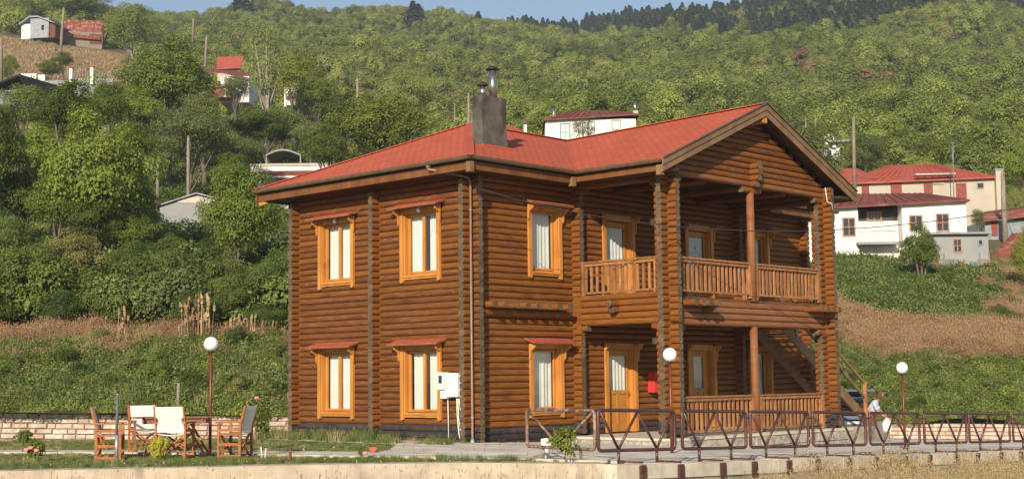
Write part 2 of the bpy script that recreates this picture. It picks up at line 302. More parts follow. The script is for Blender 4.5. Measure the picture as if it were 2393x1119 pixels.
class MB:
    def __init__(s): s.v = []; s.f = []; s.m = []; s.s = []; s.mi = 0
    def add(s, vs, fs, smooth=False):
        n = len(s.v); s.v += [tuple(v) for v in vs]
        for f in fs: s.f.append([n + i for i in f]); s.m.append(s.mi); s.s.append(smooth)
    def bx(s, x0, x1, y0, y1, z0, z1, R=None, o=None):
        v = [(x, y, z) for z in (z0, z1) for y in (y0, y1) for x in (x0, x1)]
        if R is not None:
            o = Vector(o) if o is not None else Vector(((x0 + x1) / 2, (y0 + y1) / 2, (z0 + z1) / 2)); v = [tuple(o + R @ (Vector(p) - o)) for p in v]
        s.add(v, [(0, 2, 3, 1), (4, 5, 7, 6), (0, 1, 5, 4), (2, 6, 7, 3), (0, 4, 6, 2), (1, 3, 7, 5)])
    def beam(s, a, b, w, h, up=(0, 0, 1)):
        """rectangular bar from a to b"""
        a, b = Vector(a), Vector(b); d = (b - a).normalized(); u = Vector(up)
        if abs(d.dot(u)) > .98: u = Vector((1, 0, 0))
        r = d.cross(u).normalized() * w / 2; t = r.cross(d).normalized() * h / 2
        v = [p + sr * r + st * t for p in (a, b) for sr, st in ((-1, -1), (1, -1), (1, 1), (-1, 1))]
        s.add(v, [(0, 3, 2, 1), (4, 5, 6, 7), (0, 1, 5, 4), (1, 2, 6, 5), (2, 3, 7, 6), (3, 0, 4, 7)])
    def tube(s, pts, rad, n=8, caps=True):
        pts = [Vector(p) for p in pts]
        if not isinstance(rad, (list, tuple)): rad = [rad] * len(pts)
        base = len(s.v); prev = None
        for i, p in enumerate(pts):
            d = (pts[min(i + 1, len(pts) - 1)] - pts[max(i - 1, 0)]).normalized()
            u = Vector((0, 0, 1)) if abs(d.z) < .95 else Vector((1, 0, 0))
            if prev is not None: u = prev
            r = d.cross(u).normalized(); t = r.cross(d).normalized(); prev = t
            for k in range(n):
                a = 2 * PI * k / n; s.v.append(tuple(p + (r * math.cos(a) + t * math.sin(a)) * rad[i]))
        for i in range(len(pts) - 1):
            for k in range(n):
                a = base + i * n + k; b = base + i * n + (k + 1) % n
                s.f.append([a, b, b + n, a + n]); s.m.append(s.mi); s.s.append(True)
        if caps:
            s.f.append([base + k for k in range(n)][::-1]); s.m.append(s.mi); s.s.append(False)
            e = base + (len(pts) - 1) * n; s.f.append([e + k for k in range(n)]); s.m.append(s.mi); s.s.append(False)
    def lathe(s, prof, n=16, c=(0, 0, 0)):
        base = len(s.v)
        for r, z in prof:
            for k in range(n):
                a = 2 * PI * k / n; s.v.append((c[0] + r * math.cos(a), c[1] + r * math.sin(a), c[2] + z))
        for i in range(len(prof) - 1):
            for k in range(n):
                a = base + i * n + k; b = base + i * n + (k + 1) % n
                s.f.append([a, b, b + n, a + n]); s.m.append(s.mi); s.s.append(True)
    def prism(s, poly, off):
        """polygon (3-D points) pushed along off; first face = poly"""
        n = len(poly); off = Vector(off); v = [Vector(p) for p in poly] + [Vector(p) + off for p in poly]
        s.add(v, [tuple(range(n)), tuple(range(2 * n - 1, n - 1, -1))] + [(i, n + i, n + (i + 1) % n, (i + 1) % n) for i in range(n)])
    def mesh(s, name, mats):
        me = bpy.data.meshes.new(name); me.from_pydata(s.v, [], s.f)
        for mt in (mats if isinstance(mats, (list, tuple)) else [mats]): me.materials.append(M[mt] if isinstance(mt, str) else mt)
        me.polygons.foreach_set('material_index', s.m); me.polygons.foreach_set('use_smooth', s.s); me.update(); return me
    def build(s, name, mats, parent=None, loc=(0, 0, 0), rz=0, fix=True, **k):
        me = s.mesh(name, mats)
        if fix:
            bm = bmesh.new(); bm.from_mesh(me); bmesh.ops.recalc_face_normals(bm, faces=bm.faces); bm.to_mesh(me); bm.free()
        return inst(me, name, parent, loc, (0, 0, rz), **k)

def np_mesh(name, verts, quads, mats, mi=None, smooth=False, tri=False):
    k = 3 if tri else 4
    me = bpy.data.meshes.new(name); nv, nf = len(verts), len(quads)
    me.vertices.add(nv); me.vertices.foreach_set('co', np.ascontiguousarray(verts, dtype=np.float32).ravel())
    me.loops.add(nf * k); me.loops.foreach_set('vertex_index', np.ascontiguousarray(quads, dtype=np.int32).ravel())
    me.polygons.add(nf); me.polygons.foreach_set('loop_start', np.arange(0, nf * k, k, dtype=np.int32)); me.polygons.foreach_set('loop_total', np.full(nf, k, dtype=np.int32))
    for mt in mats: me.materials.append(M[mt])
    if mi is not None: me.polygons.foreach_set('material_index', np.ascontiguousarray(mi, dtype=np.int32))
    me.polygons.foreach_set('use_smooth', np.full(nf, smooth)); me.update(calc_edges=True); me.validate(); return me

def leaf_quads(P, N, size, r, aspect=.62, sc=.55):
    """one bent-free leaf card per point, facing N with scatter"""
    n = len(P); N = N + r.normal(0, sc, (n, 3)); N /= np.linalg.norm(N, axis=1)[:, None] + 1e-9
    A = r.normal(0, 1, (n, 3)); A -= N * np.sum(A * N, axis=1)[:, None]; A /= np.linalg.norm(A, axis=1)[:, None] + 1e-9
    B = np.cross(N, A); s = size * r.uniform(.6, 1.35, n)[:, None]
    a, b = A * s * .5, B * s * .5 * aspect
    V = np.stack([P - a, P - b * .9, P + a, P + b], 1).reshape(-1, 3)
    Q = np.arange(4 * n).reshape(-1, 4); return V, Q

def crown_mesh(name, leafm, seed, n=9000, leaf=.16, lobes=26, flat=.85, hollow=.62, drop=0.0, tall=1.0, nsc=.55):
    """crown of unit radius about (0,0,1): many lobes, leaves in the shell of each, gaps between them"""
    r = np.random.default_rng(seed); Cs = []; Rs = []
    for i in range(lobes):
        for _ in range(60):
            d = r.normal(0, 1, 3); d /= np.linalg.norm(d); rad = r.uniform(.17, .38); q = d * (1 - rad) * r.uniform(.5, 1.14)
            if q[2] < -.62: continue
            if all(np.linalg.norm(q - c) > .24 for c in Cs): break
        Cs.append(q); Rs.append(rad)
    Cs, Rs = np.array(Cs), np.array(Rs)
    idx = r.choice(len(Cs), n, p=(Rs ** 2) / np.sum(Rs ** 2))
    d = r.normal(0, 1, (n, 3)); d /= np.linalg.norm(d, axis=1)[:, None]
    d[:, 2] = np.where((d[:, 2] < -.3) & (r.random(n) < .7), -d[:, 2], d[:, 2])
    rr = r.uniform(hollow, 1.08, n) ** .8
    # ragged surface
    bump = np.array([mnoise.noise(Vector(Cs[i] * 5 + dd * 3.1 + 7)) for i, dd in zip(idx, d)])
    P = Cs[idx] + d * (Rs[idx] * rr * (1 + .45 * bump))[:, None]
    keep = np.linalg.norm(P, axis=1) > .28; P, dd = P[keep], d[keep]
    out = P / (np.linalg.norm(P, axis=1)[:, None] + 1e-6)
    N = dd * .7 + out * .5 + np.array([0, 0, .45]); P[:, 2] *= flat * tall
    V, Q = leaf_quads(P, N, leaf, r, sc=nsc)
    return np_mesh(name, V, Q, [leafm]), Cs

def trunk_build(root, h, sc, Cs, seed, m, nb=7, r0=None, stems=1, flat=.85):
    """trunk from the ground to the crown centre at height h, limbs reaching into the lobes; sc = crown scale (x,y,z)"""
    r = random.Random(seed); b = MB(); r0 = r0 or .045 * max(sc[0], h * .5); k = [Vector((r.uniform(-.04, .04) * h, r.uniform(-.04, .04) * h, h * t)) for t in (.33, .66)]
    for s_ in range(stems):
        ox = (s_ - (stems - 1) / 2) * sc[0] * .35
        b.tube([(ox * .2, 0, -.4), (ox * .5 + k[0].x, k[0].y, k[0].z), (ox * .8 + k[1].x, k[1].y, k[1].z), (ox, 0, h + .3 * sc[2])], [r0 * 1.25, r0, r0 * .8, r0 * .3], 8)
    for c in Cs[:nb]:
        t = Vector((float(c[0]) * sc[0], float(c[1]) * sc[1], h + float(c[2]) * sc[2] * flat)); s0 = k[0].lerp(k[1], r.uniform(.2, 1.1)); mid = s0.lerp(t, .5) + Vector((0, 0, -.06 * sc[2]))
        b.tube([s0, mid, t], [r0 * .5, r0 * .32, r0 * .12], 5)
    return b.build('trunk', m, root, fix=False)

def scatter(name, sources, pts, rz, sc, idx, label, kind='stuff', tilt=None, sz=None):
    """one stuff object: source meshes set on a cloud of points by geometry nodes"""
    me = bpy.data.meshes.new(name); n = len(pts); me.vertices.add(n)
    me.vertices.foreach_set('co', np.ascontiguousarray(pts, dtype=np.float32).ravel())
    rot = np.zeros((n, 3), np.float32); rot[:, 2] = rz
    if tilt is not None: rot[:, 0] = tilt[:, 0]; rot[:, 1] = tilt[:, 1]
    S = np.repeat(np.asarray(sc, np.float32)[:, None], 3, 1)
    if sz is not None: S[:, 2] = sz
    a = me.attributes.new('rot', 'FLOAT_VECTOR', 'POINT'); a.data.foreach_set('vector', rot.ravel())
    a = me.attributes.new('scl', 'FLOAT_VECTOR', 'POINT'); a.data.foreach_set('vector', S.ravel())
    a = me.attributes.new('pick', 'INT', 'POINT'); a.data.foreach_set('value', np.asarray(idx, np.int32))
    col = bpy.data.collections.new(name + '_kinds')
    for i, sm in enumerate(sources):
        so = bpy.data.objects.new('%s_kind_%02d' % (name, i), sm); col.objects.link(so)
    ng = bpy.data.node_groups.new(name, 'GeometryNodeTree')
    ng.interface.new_socket('Geometry', in_out='INPUT', socket_type='NodeSocketGeometry'); ng.interface.new_socket('Geometry', in_out='OUTPUT', socket_type='NodeSocketGeometry')
    gi = ng.nodes.new('NodeGroupInput'); go = ng.nodes.new('NodeGroupOutput'); ci = ng.nodes.new('GeometryNodeCollectionInfo')
    ci.inputs[0].default_value = col; ci.inputs[1].default_value = True; ci.inputs[2].default_value = True
    ip = ng.nodes.new('GeometryNodeInstanceOnPoints'); ip.inputs['Pick Instance'].default_value = True
    def att(nm, ty):
        x = ng.nodes.new('GeometryNodeInputNamedAttribute'); x.data_type = ty; x.inputs[0].default_value = nm
        return [o for o in x.outputs if o.enabled and o.name == 'Attribute'][0]
    e2r = ng.nodes.new('FunctionNodeEulerToRotation')
    L = ng.links; L.new(gi.outputs[0], ip.inputs['Points']); L.new(ci.outputs[0], ip.inputs['Instance']); L.new(att('pick', 'INT'), ip.inputs['Instance Index'])
    L.new(att('rot', 'FLOAT_VECTOR'), e2r.inputs[0]); L.new(e2r.outputs[0], ip.inputs['Rotation']); L.new(att('scl', 'FLOAT_VECTOR'), ip.inputs['Scale']); L.new(ip.outputs[0], go.inputs[0])
    o = inst(me, name, None, label=label, kind=kind); md = o.modifiers.new('scatter', 'NODES'); md.node_group = ng
    return o

# ------------------------------------------------------------------ ground heights
def gz(x, y):
    """height of the levelled yard"""
    wv = min(1, max(0, (-y - 2) / 6.4))
    return wv * (-.0286 * max(0, x + 5.3)) + (1 - wv) * (-.036 * max(0, x)) - .01 + .07 * min(1, max(0, (-x - 4) / 5))
WALL = [(-900, 38), (0, 38), (670, 39), (900, 47), (1450, 57), (1700, 58), (1950, 54), (2060, 52), (2393, 49.5), (3300, 47)]
def wall_depth(px): return float(np.interp(px, [a for a, b in WALL], [b for a, b in WALL]))
CTRL = {
 -900: [(38, 962), (41, 930), (45, 870), (50, 790), (60, 700), (80, 590), (110, 460), (150, 300), (190, 190), (240, 80), (300, 0), (420, -80), (600, -120)],
 0:    [(38, 962), (41, 900), (45, 835), (50, 775), (62, 690), (80, 600), (110, 470), (150, 330), (185, 212), (215, 150), (250, 85), (300, 55), (400, 30), (560, 10)],
 300:  [(38.5, 966), (41, 905), (45, 835), (50, 765), (62, 680), (80, 590), (110, 470), (150, 330), (190, 225), (225, 160), (260, 120), (300, 95), (400, 70), (520, 66)],
 420:  [(38.8, 968), (41, 910), (45, 838), (50, 768), (62, 685), (80, 595), (110, 480), (150, 350), (190, 260), (240, 200), (300, 150), (400, 100), (520, 62)],
 670:  [(39, 973), (41, 915), (45, 840), (50, 770), (62, 690), (80, 605), (110, 490), (150, 385), (190, 300), (240, 225), (300, 160), (400, 90), (520, 40)],
 1000: [(50, 985), (60, 880), (70, 760), (85, 640), (110, 500), (150, 400), (200, 310), (260, 240), (330, 180), (430, 115), (540, 64)],
 1400: [(57, 985), (66, 860), (75, 740), (90, 560), (112, 340), (130, 330), (180, 290), (260, 235), (340, 190), (450, 130), (600, 74)],
 1700: [(55, 985), (62, 870), (75, 740), (90, 600), (115, 440), (150, 380), (200, 310), (280, 225), (360, 165), (450, 105), (560, 50)],
 1960: [(53.5, 1000), (55, 930), (58, 850), (61, 800), (65, 722), (70, 662), (77, 618), (92, 560), (110, 470), (125, 415), (150, 385), (200, 310), (280, 200), (360, 105), (460, 14)],
 2150: [(51.5, 988), (54, 920), (57, 850), (61, 795), (66, 720), (71, 666), (77, 625), (92, 560), (110, 480), (125, 430), (150, 385), (200, 300), (280, 180), (360, 80), (460, 4)],
 2393: [(49.5, 990), (52, 915), (56, 850), (60, 790), (65, 720), (71, 662), (78, 622), (92, 560), (110, 490), (125, 445), (150, 390), (200, 300), (280, 175), (360, 80), (460, 8)],
 3300: [(47, 990), (51, 915), (55, 850), (59, 790), (65, 720), (71, 662), (77, 622), (92, 560), (110, 490), (125, 445), (150, 390), (200, 290), (280, 160), (360, 60), (460, -30)]}
CK = sorted(CTRL)
def ground_px(px, D):
    """photo row at which the hillside shows at depth D in column px"""
    px = min(max(px, CK[0]), CK[-1]); j = max(i for i, k in enumerate(CK) if k <= px); j = min(j, len(CK) - 2); a, b = CK[j], CK[j + 1]; t = (px - a) / (b - a)
    f = lambda k: float(np.interp(math.log(D), [math.log(q[0]) for q in CTRL[k]], [q[1] for q in CTRL[k]]))
    return f(a) * (1 - t) + f(b) * t
def row_of(p):
    d = Vector(p) - CAM; return 559.5 - FPX * d.dot(UPV) / d.dot(FWD)
def ridge_d(px): return float(np.interp(px, CK, [CTRL[k][-1][0] for k in CK]))
def spot(px, D, dz=0):
    """point of the hillside in column px at depth D"""
    rd = ridge_d(px); Dc = min(D, rd); p = at(px, ground_px(px, Dc), D)
    p.z = at(px, ground_px(px, Dc), Dc).z
    if D > rd: p.z -= (D - rd) * .35
    if Dc > 120:
        k = min(1, (Dc - 120) / 120) * min(1, max(0, (px - 380) / 300))
        p.z += k * (7 * mnoise.noise(Vector((p.x / 55, p.y / 75, 0))) + 3.0 * mnoise.noise(Vector((p.x / 22, p.y / 22, 3))))
    p.z += dz; return p
def depth_of(px, py, lo=None):
    """depth at which the hillside shows at photo pixel (px,py)"""
    a, b = lo or wall_depth(px), ridge_d(px)
    for _ in range(40):
        c = (a + b) / 2
        if ground_px(px, c) > py: a = c
        else: b = c
    return (a + b) / 2
def on_hill(px, py): D = depth_of(px, py); return spot(px, D), D
# ================================================================== the log house
HL, HY, HW1, HP, HG, ST = 6.70, 3.35, 3.80, 3.15, 7.45, .34
HX2 = HW1 + HG; HW = 15.05; PC = .16; NC = 43
house = empty('log_house', (0, 0, 0), label='large two storey brown log house with red shingle roof and galleried porch', cat='house')

def log_mesh(name, side, n=12, r=.094):
    b = MB(); ring = []
    for k in range(n):
        a = 2 * PI * (k + .5) / n; c, s = math.cos(a), math.sin(a)
        ring.append((r * math.copysign(abs(c) ** .62, c), .0798 * math.copysign(abs(s) ** .8, s)))
    v = [(x, y, z) for x in (0, 1) for y, z in ring]
    b.add(v, [(k, (k + 1) % n, n + (k + 1) % n, n + k) for k in range(n)], True)
    b.mi = 1; b.add(v, [tuple(range(n))[::-1], tuple(range(n, 2 * n))])
    return b.mesh(name, [side, 'log_end'])
LOGM = {k: log_mesh('log_' + k, k) for k in ('log', 'log_worn', 'log_black', 'log_pale')}
log_count = {}
def log(name, kind, axis, a0, a1, fix, z, th=1.0):
    """one log along x (axis 0) or y (axis 1) from a0 to a1"""
    log_count[name] = log_count.get(name, 0) + 1; th *= random.uniform(.92, 1.08); z += random.uniform(-.0035, .0035)
    loc = (a0, fix, z) if axis == 0 else (fix, a0, z)
    return inst(LOGM[kind], name, house, loc, (0, 0, 0 if axis == 0 else PI / 2), (a1 - a0, th, 1))
def cuts(a0, a1, z, opens):
    segs = [(a0, a1)]
    for (o0, o1, z0, z1) in opens:
        if z0 < z < z1:
            n = []
            for s0, s1 in segs:
                if o0 <= s0 and o1 >= s1: continue
                if o0 > s0 and o0 < s1: n.append((s0, o0))
                if o1 > s0 and o1 < s1: n.append((o1, s1))
                if not (s0 < o0 < s1 or s0 < o1 < s1): n.append((s0, s1))
            segs = n
    return segs

WIN_L = [(5.0, .50), (1.69, .50), (5.0, 3.97), (1.69, 3.97)]                 # centre along y, foot of the trim
WIN_F = [(2.60, .51), (2.60, 4.06), (12.45, .51), (12.45, 4.06)]
DOORS = [(5.63, .06), (9.38, .06), (5.63, 3.56), (9.38, 3.56)]
op_l = [(c - .62, c + .62, z + .17, z + 1.84) for c, z in WIN_L]
op_f = [(c - .52, c + .52, z + .17, z + 1.80) for c, z in WIN_F] + [(c - .56, c + .56, z - .1, z + 2.27) for c, z in DOORS]
# left wall: logs along y
for k in range(NC + 1):
    z = k * PC
    kind = 'log_black' if k < 3 else ('log_worn' if k < 24 or k % 3 else 'log')
    e = ST if z < 6.45 else .1
    for a, b_ in cuts(-e, HL + e, z, op_l): log('wall_log', kind, 1, a, b_, 0, z)
# front wall: logs along x
for k in range(NC):
    z = (k + .5) * PC
    kind = 'log_black' if k < 2 else 'log'
    e = ST if z < 6.42 else .1
    for a, b_ in cuts(-e, HW + e, z, op_f): log('facade_log', kind, 0, a, b_, 0, z)
# partition stubs, wing stubs against the front wall, right and rear walls
for k in range(40):
    z = (k + .5) * PC; kb = 'log_black' if k < 2 else 'log'
    log('stub_log', kb, 0, -ST, -.05, HY, z)
    log('rear_corner_log', kb, 0, -ST, .4, HL, z)
    z2 = (k + 1) * PC
    for x in (HW1, HX2): log('porch_stub_log', 'log_black' if k < 2 else 'log', 1, -ST, -.05, x, z2)
    log('right_corner_log', kb, 1, -ST, .4, HW, z2)
b = MB()
for k in range(NC):
    z = (k + .5) * PC; b.tube([(.4, HL, z), (HW + ST, HL, z)], .085, 8); b.tube([(HW, .4, z + .08), (HW, HL + ST, z + .08)], .085, 8)
b.build('rear_walls', 'log', house, kind='stuff')
# wing posts: crossed logs
for k in range(41):
    z = (k + .5) * PC + .02; zt = z + PC / 2
    kb = 'log_black' if k < 2 else 'log'
    for x in (HW1, HX2):
        if 2.80 < z < 3.46: x0, x1 = (x - ST, x + .1) if x == HW1 else (x - .1, x + ST)
        else: x0, x1 = x - ST, x + ST
        log('post_log', kb, 0, x0, x1, -HP, z)
        if not (2.86 < zt < 3.6): log('post_log', kb, 1, -HP - ST, -HP + ST, x, zt)
for x in (HW1, HX2):
    for z in (6.68, 6.84): log('post_log', 'log', 1, -HP - ST, -HP + ST, x, z)
# gallery floor beams
for i in range(4): log('gallery_beam', 'log_pale', 0, HW1 + .02, HX2 - .02, -HP, 2.90 + i * PC)
for i in range(5):
    for x in (HW1, HX2): log('gallery_beam', 'log', 1, -HP - ST, -.1, x, 2.94 + i * PC)
# eaves beams of the wing and the ceiling beams
for x in (HW1, HX2):
    for i in range(3): log('eave_beam', 'log', 1, -HP + .3, -.1, x, 6.52 + i * PC)
for x in (5.6, HW1 + HG / 2, 9.4): log('ceiling_beam', 'log', 1, -HP + .1, -.1, x, 6.60)
for x in (5.0, 6.3, HW1 + HG / 2, 8.8, 10.1): log('ceiling_beam', 'log', 1, -HP + .1, -.1, x, 3.02)
# gable logs
XM = HW1 + HG / 2; ZR = 8.79; SLG = .4255
for k in range(13):
    z = 6.66 + k * PC; hw = min(HG / 2 + (.1 if k < 2 else .55), (ZR - .20 - z - .08) / SLG)
    if hw > .15: log('gable_log', 'log_pale' if k == 0 else ('log' if k % 2 else 'log_worn'), 0, XM - hw, XM + hw, -HP, z, 1.15 if k == 0 else 1)
# crossed logs over the centre column and corbels
for i, (l, z) in enumerate(((.36, 7.14), (.36, 6.98), (.34, 6.82), (.26, 6.66))): log('capital_log', 'log', 1, -HP - l, -HP + .3, XM, z, 1.25)
for z, l in ((6.50, .42),): log('capital_log', 'log', 0, XM - l, XM + l, -HP, z)
for x, s in ((HW1, 1), (HX2, -1)):
    log('corbel_log', 'log', 0, *(sorted((x + s * .2, x + s * .52))), -HP, 6.52)
    log('corbel_log', 'log', 0, *(sorted((x + s * .2, x + s * .52))), -HP, 2.74)
for x in (HW1, HX2):
    for yy0, yy1 in ((-HP + .2, -HP + .5), (-.55, -.2)):
        log('corbel_log', 'log', 1, yy0, yy1, x, 2.80); log('corbel_log', 'log', 1, yy0, yy1 - .05, x, 6.40)
# joist ends: a row along the front wall, short rows on the wing front, one on its side
for i in range(8): log('joist_end', 'log', 1, -.52, -.05, .30 + i * .40, 3.33)
log('joist_rest', 'log', 0, .1, 3.3, -.14, 3.16)
for x0, n in ((HW1 + .42, 4), (HX2 - 1.1, 4)):
    for i in range(n): log('joist_end', 'log', 1, -HP - .55, -HP, x0 + i * .32, 3.36)
    log('joist_end', 'log', 1, -HP - .42, -HP, x0 + (n - 1) * .32, 3.22)
log('joist_end', 'log', 0, HW1 - .42, HW1, -1.55, 3.40); log('joist_end', 'log', 0, HW1 - .30, HW1, -1.55, 3.24)
# wall cores (close the gaps between logs), floors and ceilings
def core(a0, a1, z0, z1, opens):
    xs = sorted({a0, a1, *[o[0] for o in opens], *[o[1] for o in opens]}); zs = sorted({z0, z1, *[max(z0, o[2]) for o in opens], *[o[3] for o in opens]})
    for i in range(len(xs) - 1):
        for j in range(len(zs) - 1):
            cx, cz = (xs[i] + xs[i + 1]) / 2, (zs[j] + zs[j + 1]) / 2
            if not any(o[0] < cx < o[1] and o[2] < cz < o[3] for o in opens): yield xs[i], xs[i + 1], zs[j], zs[j + 1]
b = MB()
for x0, x1, z0, z1 in core(0, HW, -.3, 6.95, op_f): b.bx(x0, x1, -.055, .055, z0, z1)
for x0, x1, z0, z1 in core(.05, HL, -.3, 6.95, op_l): b.bx(-.045, .045, x0, x1, z0, z1)
b.bx(.05, HW - .05, HL - .04, HL + .04, -.3, 6.95); b.bx(HW - .04, HW + .04, .05, HL - .05, -.3, 6.95)
b.bx(.05, HW - .05, .05, HL - .05, 3.30, 3.42); b.bx(.05, HW - .05, .05, HL - .05, 6.70, 6.76); b.bx(.05, HW - .05, 1.6, 1.7, 0, 6.6)
b.build('wall_core', 'core', house)
b = MB(); b.bx(HW1 + .1, HX2 - .1, -HP + .02, -.06, 3.46, 3.54); b.build('gallery_floor', 'fascia', house)
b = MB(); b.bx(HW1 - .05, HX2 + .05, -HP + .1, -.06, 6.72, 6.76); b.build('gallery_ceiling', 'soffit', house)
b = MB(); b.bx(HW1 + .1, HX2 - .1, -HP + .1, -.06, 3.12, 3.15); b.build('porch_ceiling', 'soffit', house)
# porch slab and rough stone plinth
b = MB(); b.bx(3.25, 11.75, -3.62, -.1, -.03, .03); b.build('porch_slab', 'kerb_pale', house)
b = MB(); r_ = random.Random(5)
b.bx(3.36, 11.64, -3.46, -.1, -.9, -.035); b.build('plinth_core', 'mortar', house)
x = 3.30
while x < 11.6:
    for row in range(2):
        wv = r_.uniform(.30, .55); b = MB(); z1 = -.04 - row * .26; z0 = z1 - .24
        x1 = min(x + .42, 11.68); b.bx(x + .01, x1, -3.58 - r_.uniform(0, .03), -3.44, z0, z1); b.build('plinth_stone', 'plinth_stone', house)
    x += .44
y = -3.5
while y < -.2:
    b = MB(); b.bx(3.27 - r_.uniform(0, .02), 3.38, y + .01, y + .42, -.34, -.04); b.build('plinth_stone', 'plinth_stone', house); y += .44
# round columns
for z0, z1, r in ((.03, 2.83, .105), (3.5, 6.46, .105)):
    b = MB(); b.tube([(XM, -HP, z0), (XM, -HP, (z0 + z1) / 2), (XM, -HP, z1)], [r * 1.05, r, r], 14); b.build('column', 'log_pale', house)
b = MB(); b.bx(5.92, 6.12, -1.45, -1.25, .03, 3.0); b.build('inner_post', 'log', house)

# ---- roof
OV, ZE = .90, 6.83; rx0, rx1, ry0, ry1 = -OV, HW + OV, -OV, HL + OV; ZM = 8.67
A1 = (3.35, 3.35, ZM); A2 = (HW - 3.35, 3.35, ZM); gl, gr, gy = HW1 - OV, HX2 + OV, -HP - .57
GA = (XM, gy, ZR); GB = (XM, 3.35, ZM)
E_ = lambda x, y: (x, y, ZE)
pl = [[E_(rx0, ry0), A1, E_(rx0, ry1)], [E_(rx0, ry0), E_(gl, ry0), GB, A1], [E_(gr, ry0), E_(rx1, ry0), A2, GB], [E_(rx1, ry0), E_(rx1, ry1), A2],
      [E_(rx0, ry1), A1, A2, E_(rx1, ry1)],
      [E_(gl, gy), GA, GB], [E_(gl, gy), GB, E_(gl, ry0)], [GA, E_(gr, gy), GB], [E_(gr, gy), E_(gr, ry0), GB]]
top = MB(); und = MB()
for p in pl:
    top.prism(p, (0, 0, -.025)); und.prism([(x, y, z - .027) for x, y, z in p], (0, 0, -.06))
roof = top.build('roof', 'shingle', house, label='red felt shingle roof')
und.build('roof_boards', 'soffit', roof)
# hip and ridge caps
b = MB()
for p, q in ((E_(rx0, ry0), A1), (A1, GB), (GB, A2), (GA, GB), (E_(rx0, ry1), A1)):
    b.beam(Vector(p) + Vector((0, 0, .012)), Vector(q) + Vector((0, 0, .012)), .20, .02)
b.build('ridge_cap', 'shingle', roof)
# soffit, fascia, gutter
b = MB(); zs = 6.50
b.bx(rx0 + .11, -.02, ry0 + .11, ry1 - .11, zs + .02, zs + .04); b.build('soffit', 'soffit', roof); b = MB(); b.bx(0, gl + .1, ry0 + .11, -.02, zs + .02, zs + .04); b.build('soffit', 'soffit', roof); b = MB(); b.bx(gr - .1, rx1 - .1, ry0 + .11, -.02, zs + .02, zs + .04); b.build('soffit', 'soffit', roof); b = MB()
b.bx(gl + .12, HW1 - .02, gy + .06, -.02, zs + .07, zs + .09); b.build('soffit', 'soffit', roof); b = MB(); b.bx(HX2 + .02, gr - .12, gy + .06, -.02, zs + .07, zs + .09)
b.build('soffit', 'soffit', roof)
def eave(p, q, nrm, zf0=6.50, zf1=6.70):
    p, q, nrm = Vector(p), Vector(q), Vector(nrm)
    f = MB(); a, c = p - nrm * .09, q - nrm * .09; f.beam((a.x, a.y, (zf0 + zf1) / 2), (c.x, c.y, (zf0 + zf1) / 2), .03, zf1 - zf0); f.build('fascia_board', 'fascia', roof)
    g = MB(); off = nrm * .035; pr = [(-.062, .035), (-.055, -.02), (-.03, -.055), (.03, -.055), (.055, -.02), (.062, .035)]
    for i in range(len(pr) - 1):
        (u0, w0), (u1, w1) = pr[i], pr[i + 1]
        v = [p + off + nrm * u0 + Vector((0, 0, w0 - .05)), p + off + nrm * u1 + Vector((0, 0, w1 - .05)), q + off + nrm * u1 + Vector((0, 0, w1 - .05)), q + off + nrm * u0 + Vector((0, 0, w0 - .05))]
        g.add(v, [(0, 1, 2, 3)], True)
    g.beam(p - nrm * .03 + Vector((0, 0, -.06)), q - nrm * .03 + Vector((0, 0, -.06)), .02, .09)
    g.build('gutter', 'gutter', roof)
eave(E_(rx0, ry0), E_(rx0, ry1), (-1, 0, 0)); eave(E_(rx0, ry0), E_(gl, ry0), (0, -1, 0)); eave(E_(gl, ry0), E_(gl, gy + .05), (-1, 0, 0), 6.54)
eave(E_(gr, gy + .05), E_(gr, ry0), (1, 0, 0), 6.54); eave(E_(gr, ry0), E_(rx1, ry0), (0, -1, 0)); eave(E_(rx0, ry1), E_(rx1, ry1), (0, 1, 0))
for x, y in ((rx0 + .02, ry0 + .02), (gl - .02, ry0 + .05), (gl + .02, gy + .08)):
    b = MB(); b.bx(x - .07, x + .07, y - .06, y + .08, 6.42, 6.66); b.build('eave_block', 'barge', roof)
b = MB(); b.prism([(rx0 + .1, ry1 - .06, 6.68), (rx0 + .1, ry1 + .10, 6.60), (rx0 + .1, ry1 - .1, 6.40), (rx0 + .1, ry1 - .45, 6.42)], (.06, 0, 0)); b.build('eave_bracket', 'trim', roof)
# barge boards of the gable
for s in (-1, 1):
    xe = XM + s * (HG / 2 + OV + .03)
    for (dz, h, yo, nm) in ((-.015, .15, -.03, 'barge_board'), (-.165, .17, .0, 'barge_board')):
        b = MB(); y0 = gy - .02 + yo; t = .035
        zl = ZE + dz - .01; zh = ZR + dz + .005
        b.prism([(xe, y0, zl), (XM, y0, zh), (XM, y0, zh - h), (xe, y0, zl - h)], (0, t, 0)); b.build(nm, 'barge', roof)
    b = MB(); b.prism([(xe, gy - .085, ZE + .02), (XM, gy - .085, ZR + .035), (XM, gy - .085, ZR + .005), (xe, gy - .085, ZE - .01)], (0, .05, 0)); b.build('verge_trim', 'gutter', roof)
b = MB(); b.bx(XM - .11, XM + .11, gy + .02, -HP, 8.28, 8.52); b.build('ridge_beam_end', 'trim', roof)
for s in (-1, 1):
    for i in range(1): b = MB(); x = XM + s * (HG / 2 + .45); b.bx(x - .3, x + .3, gy + .05, -HP, 6.60, 6.64); b.build('eave_return', 'soffit', roof)

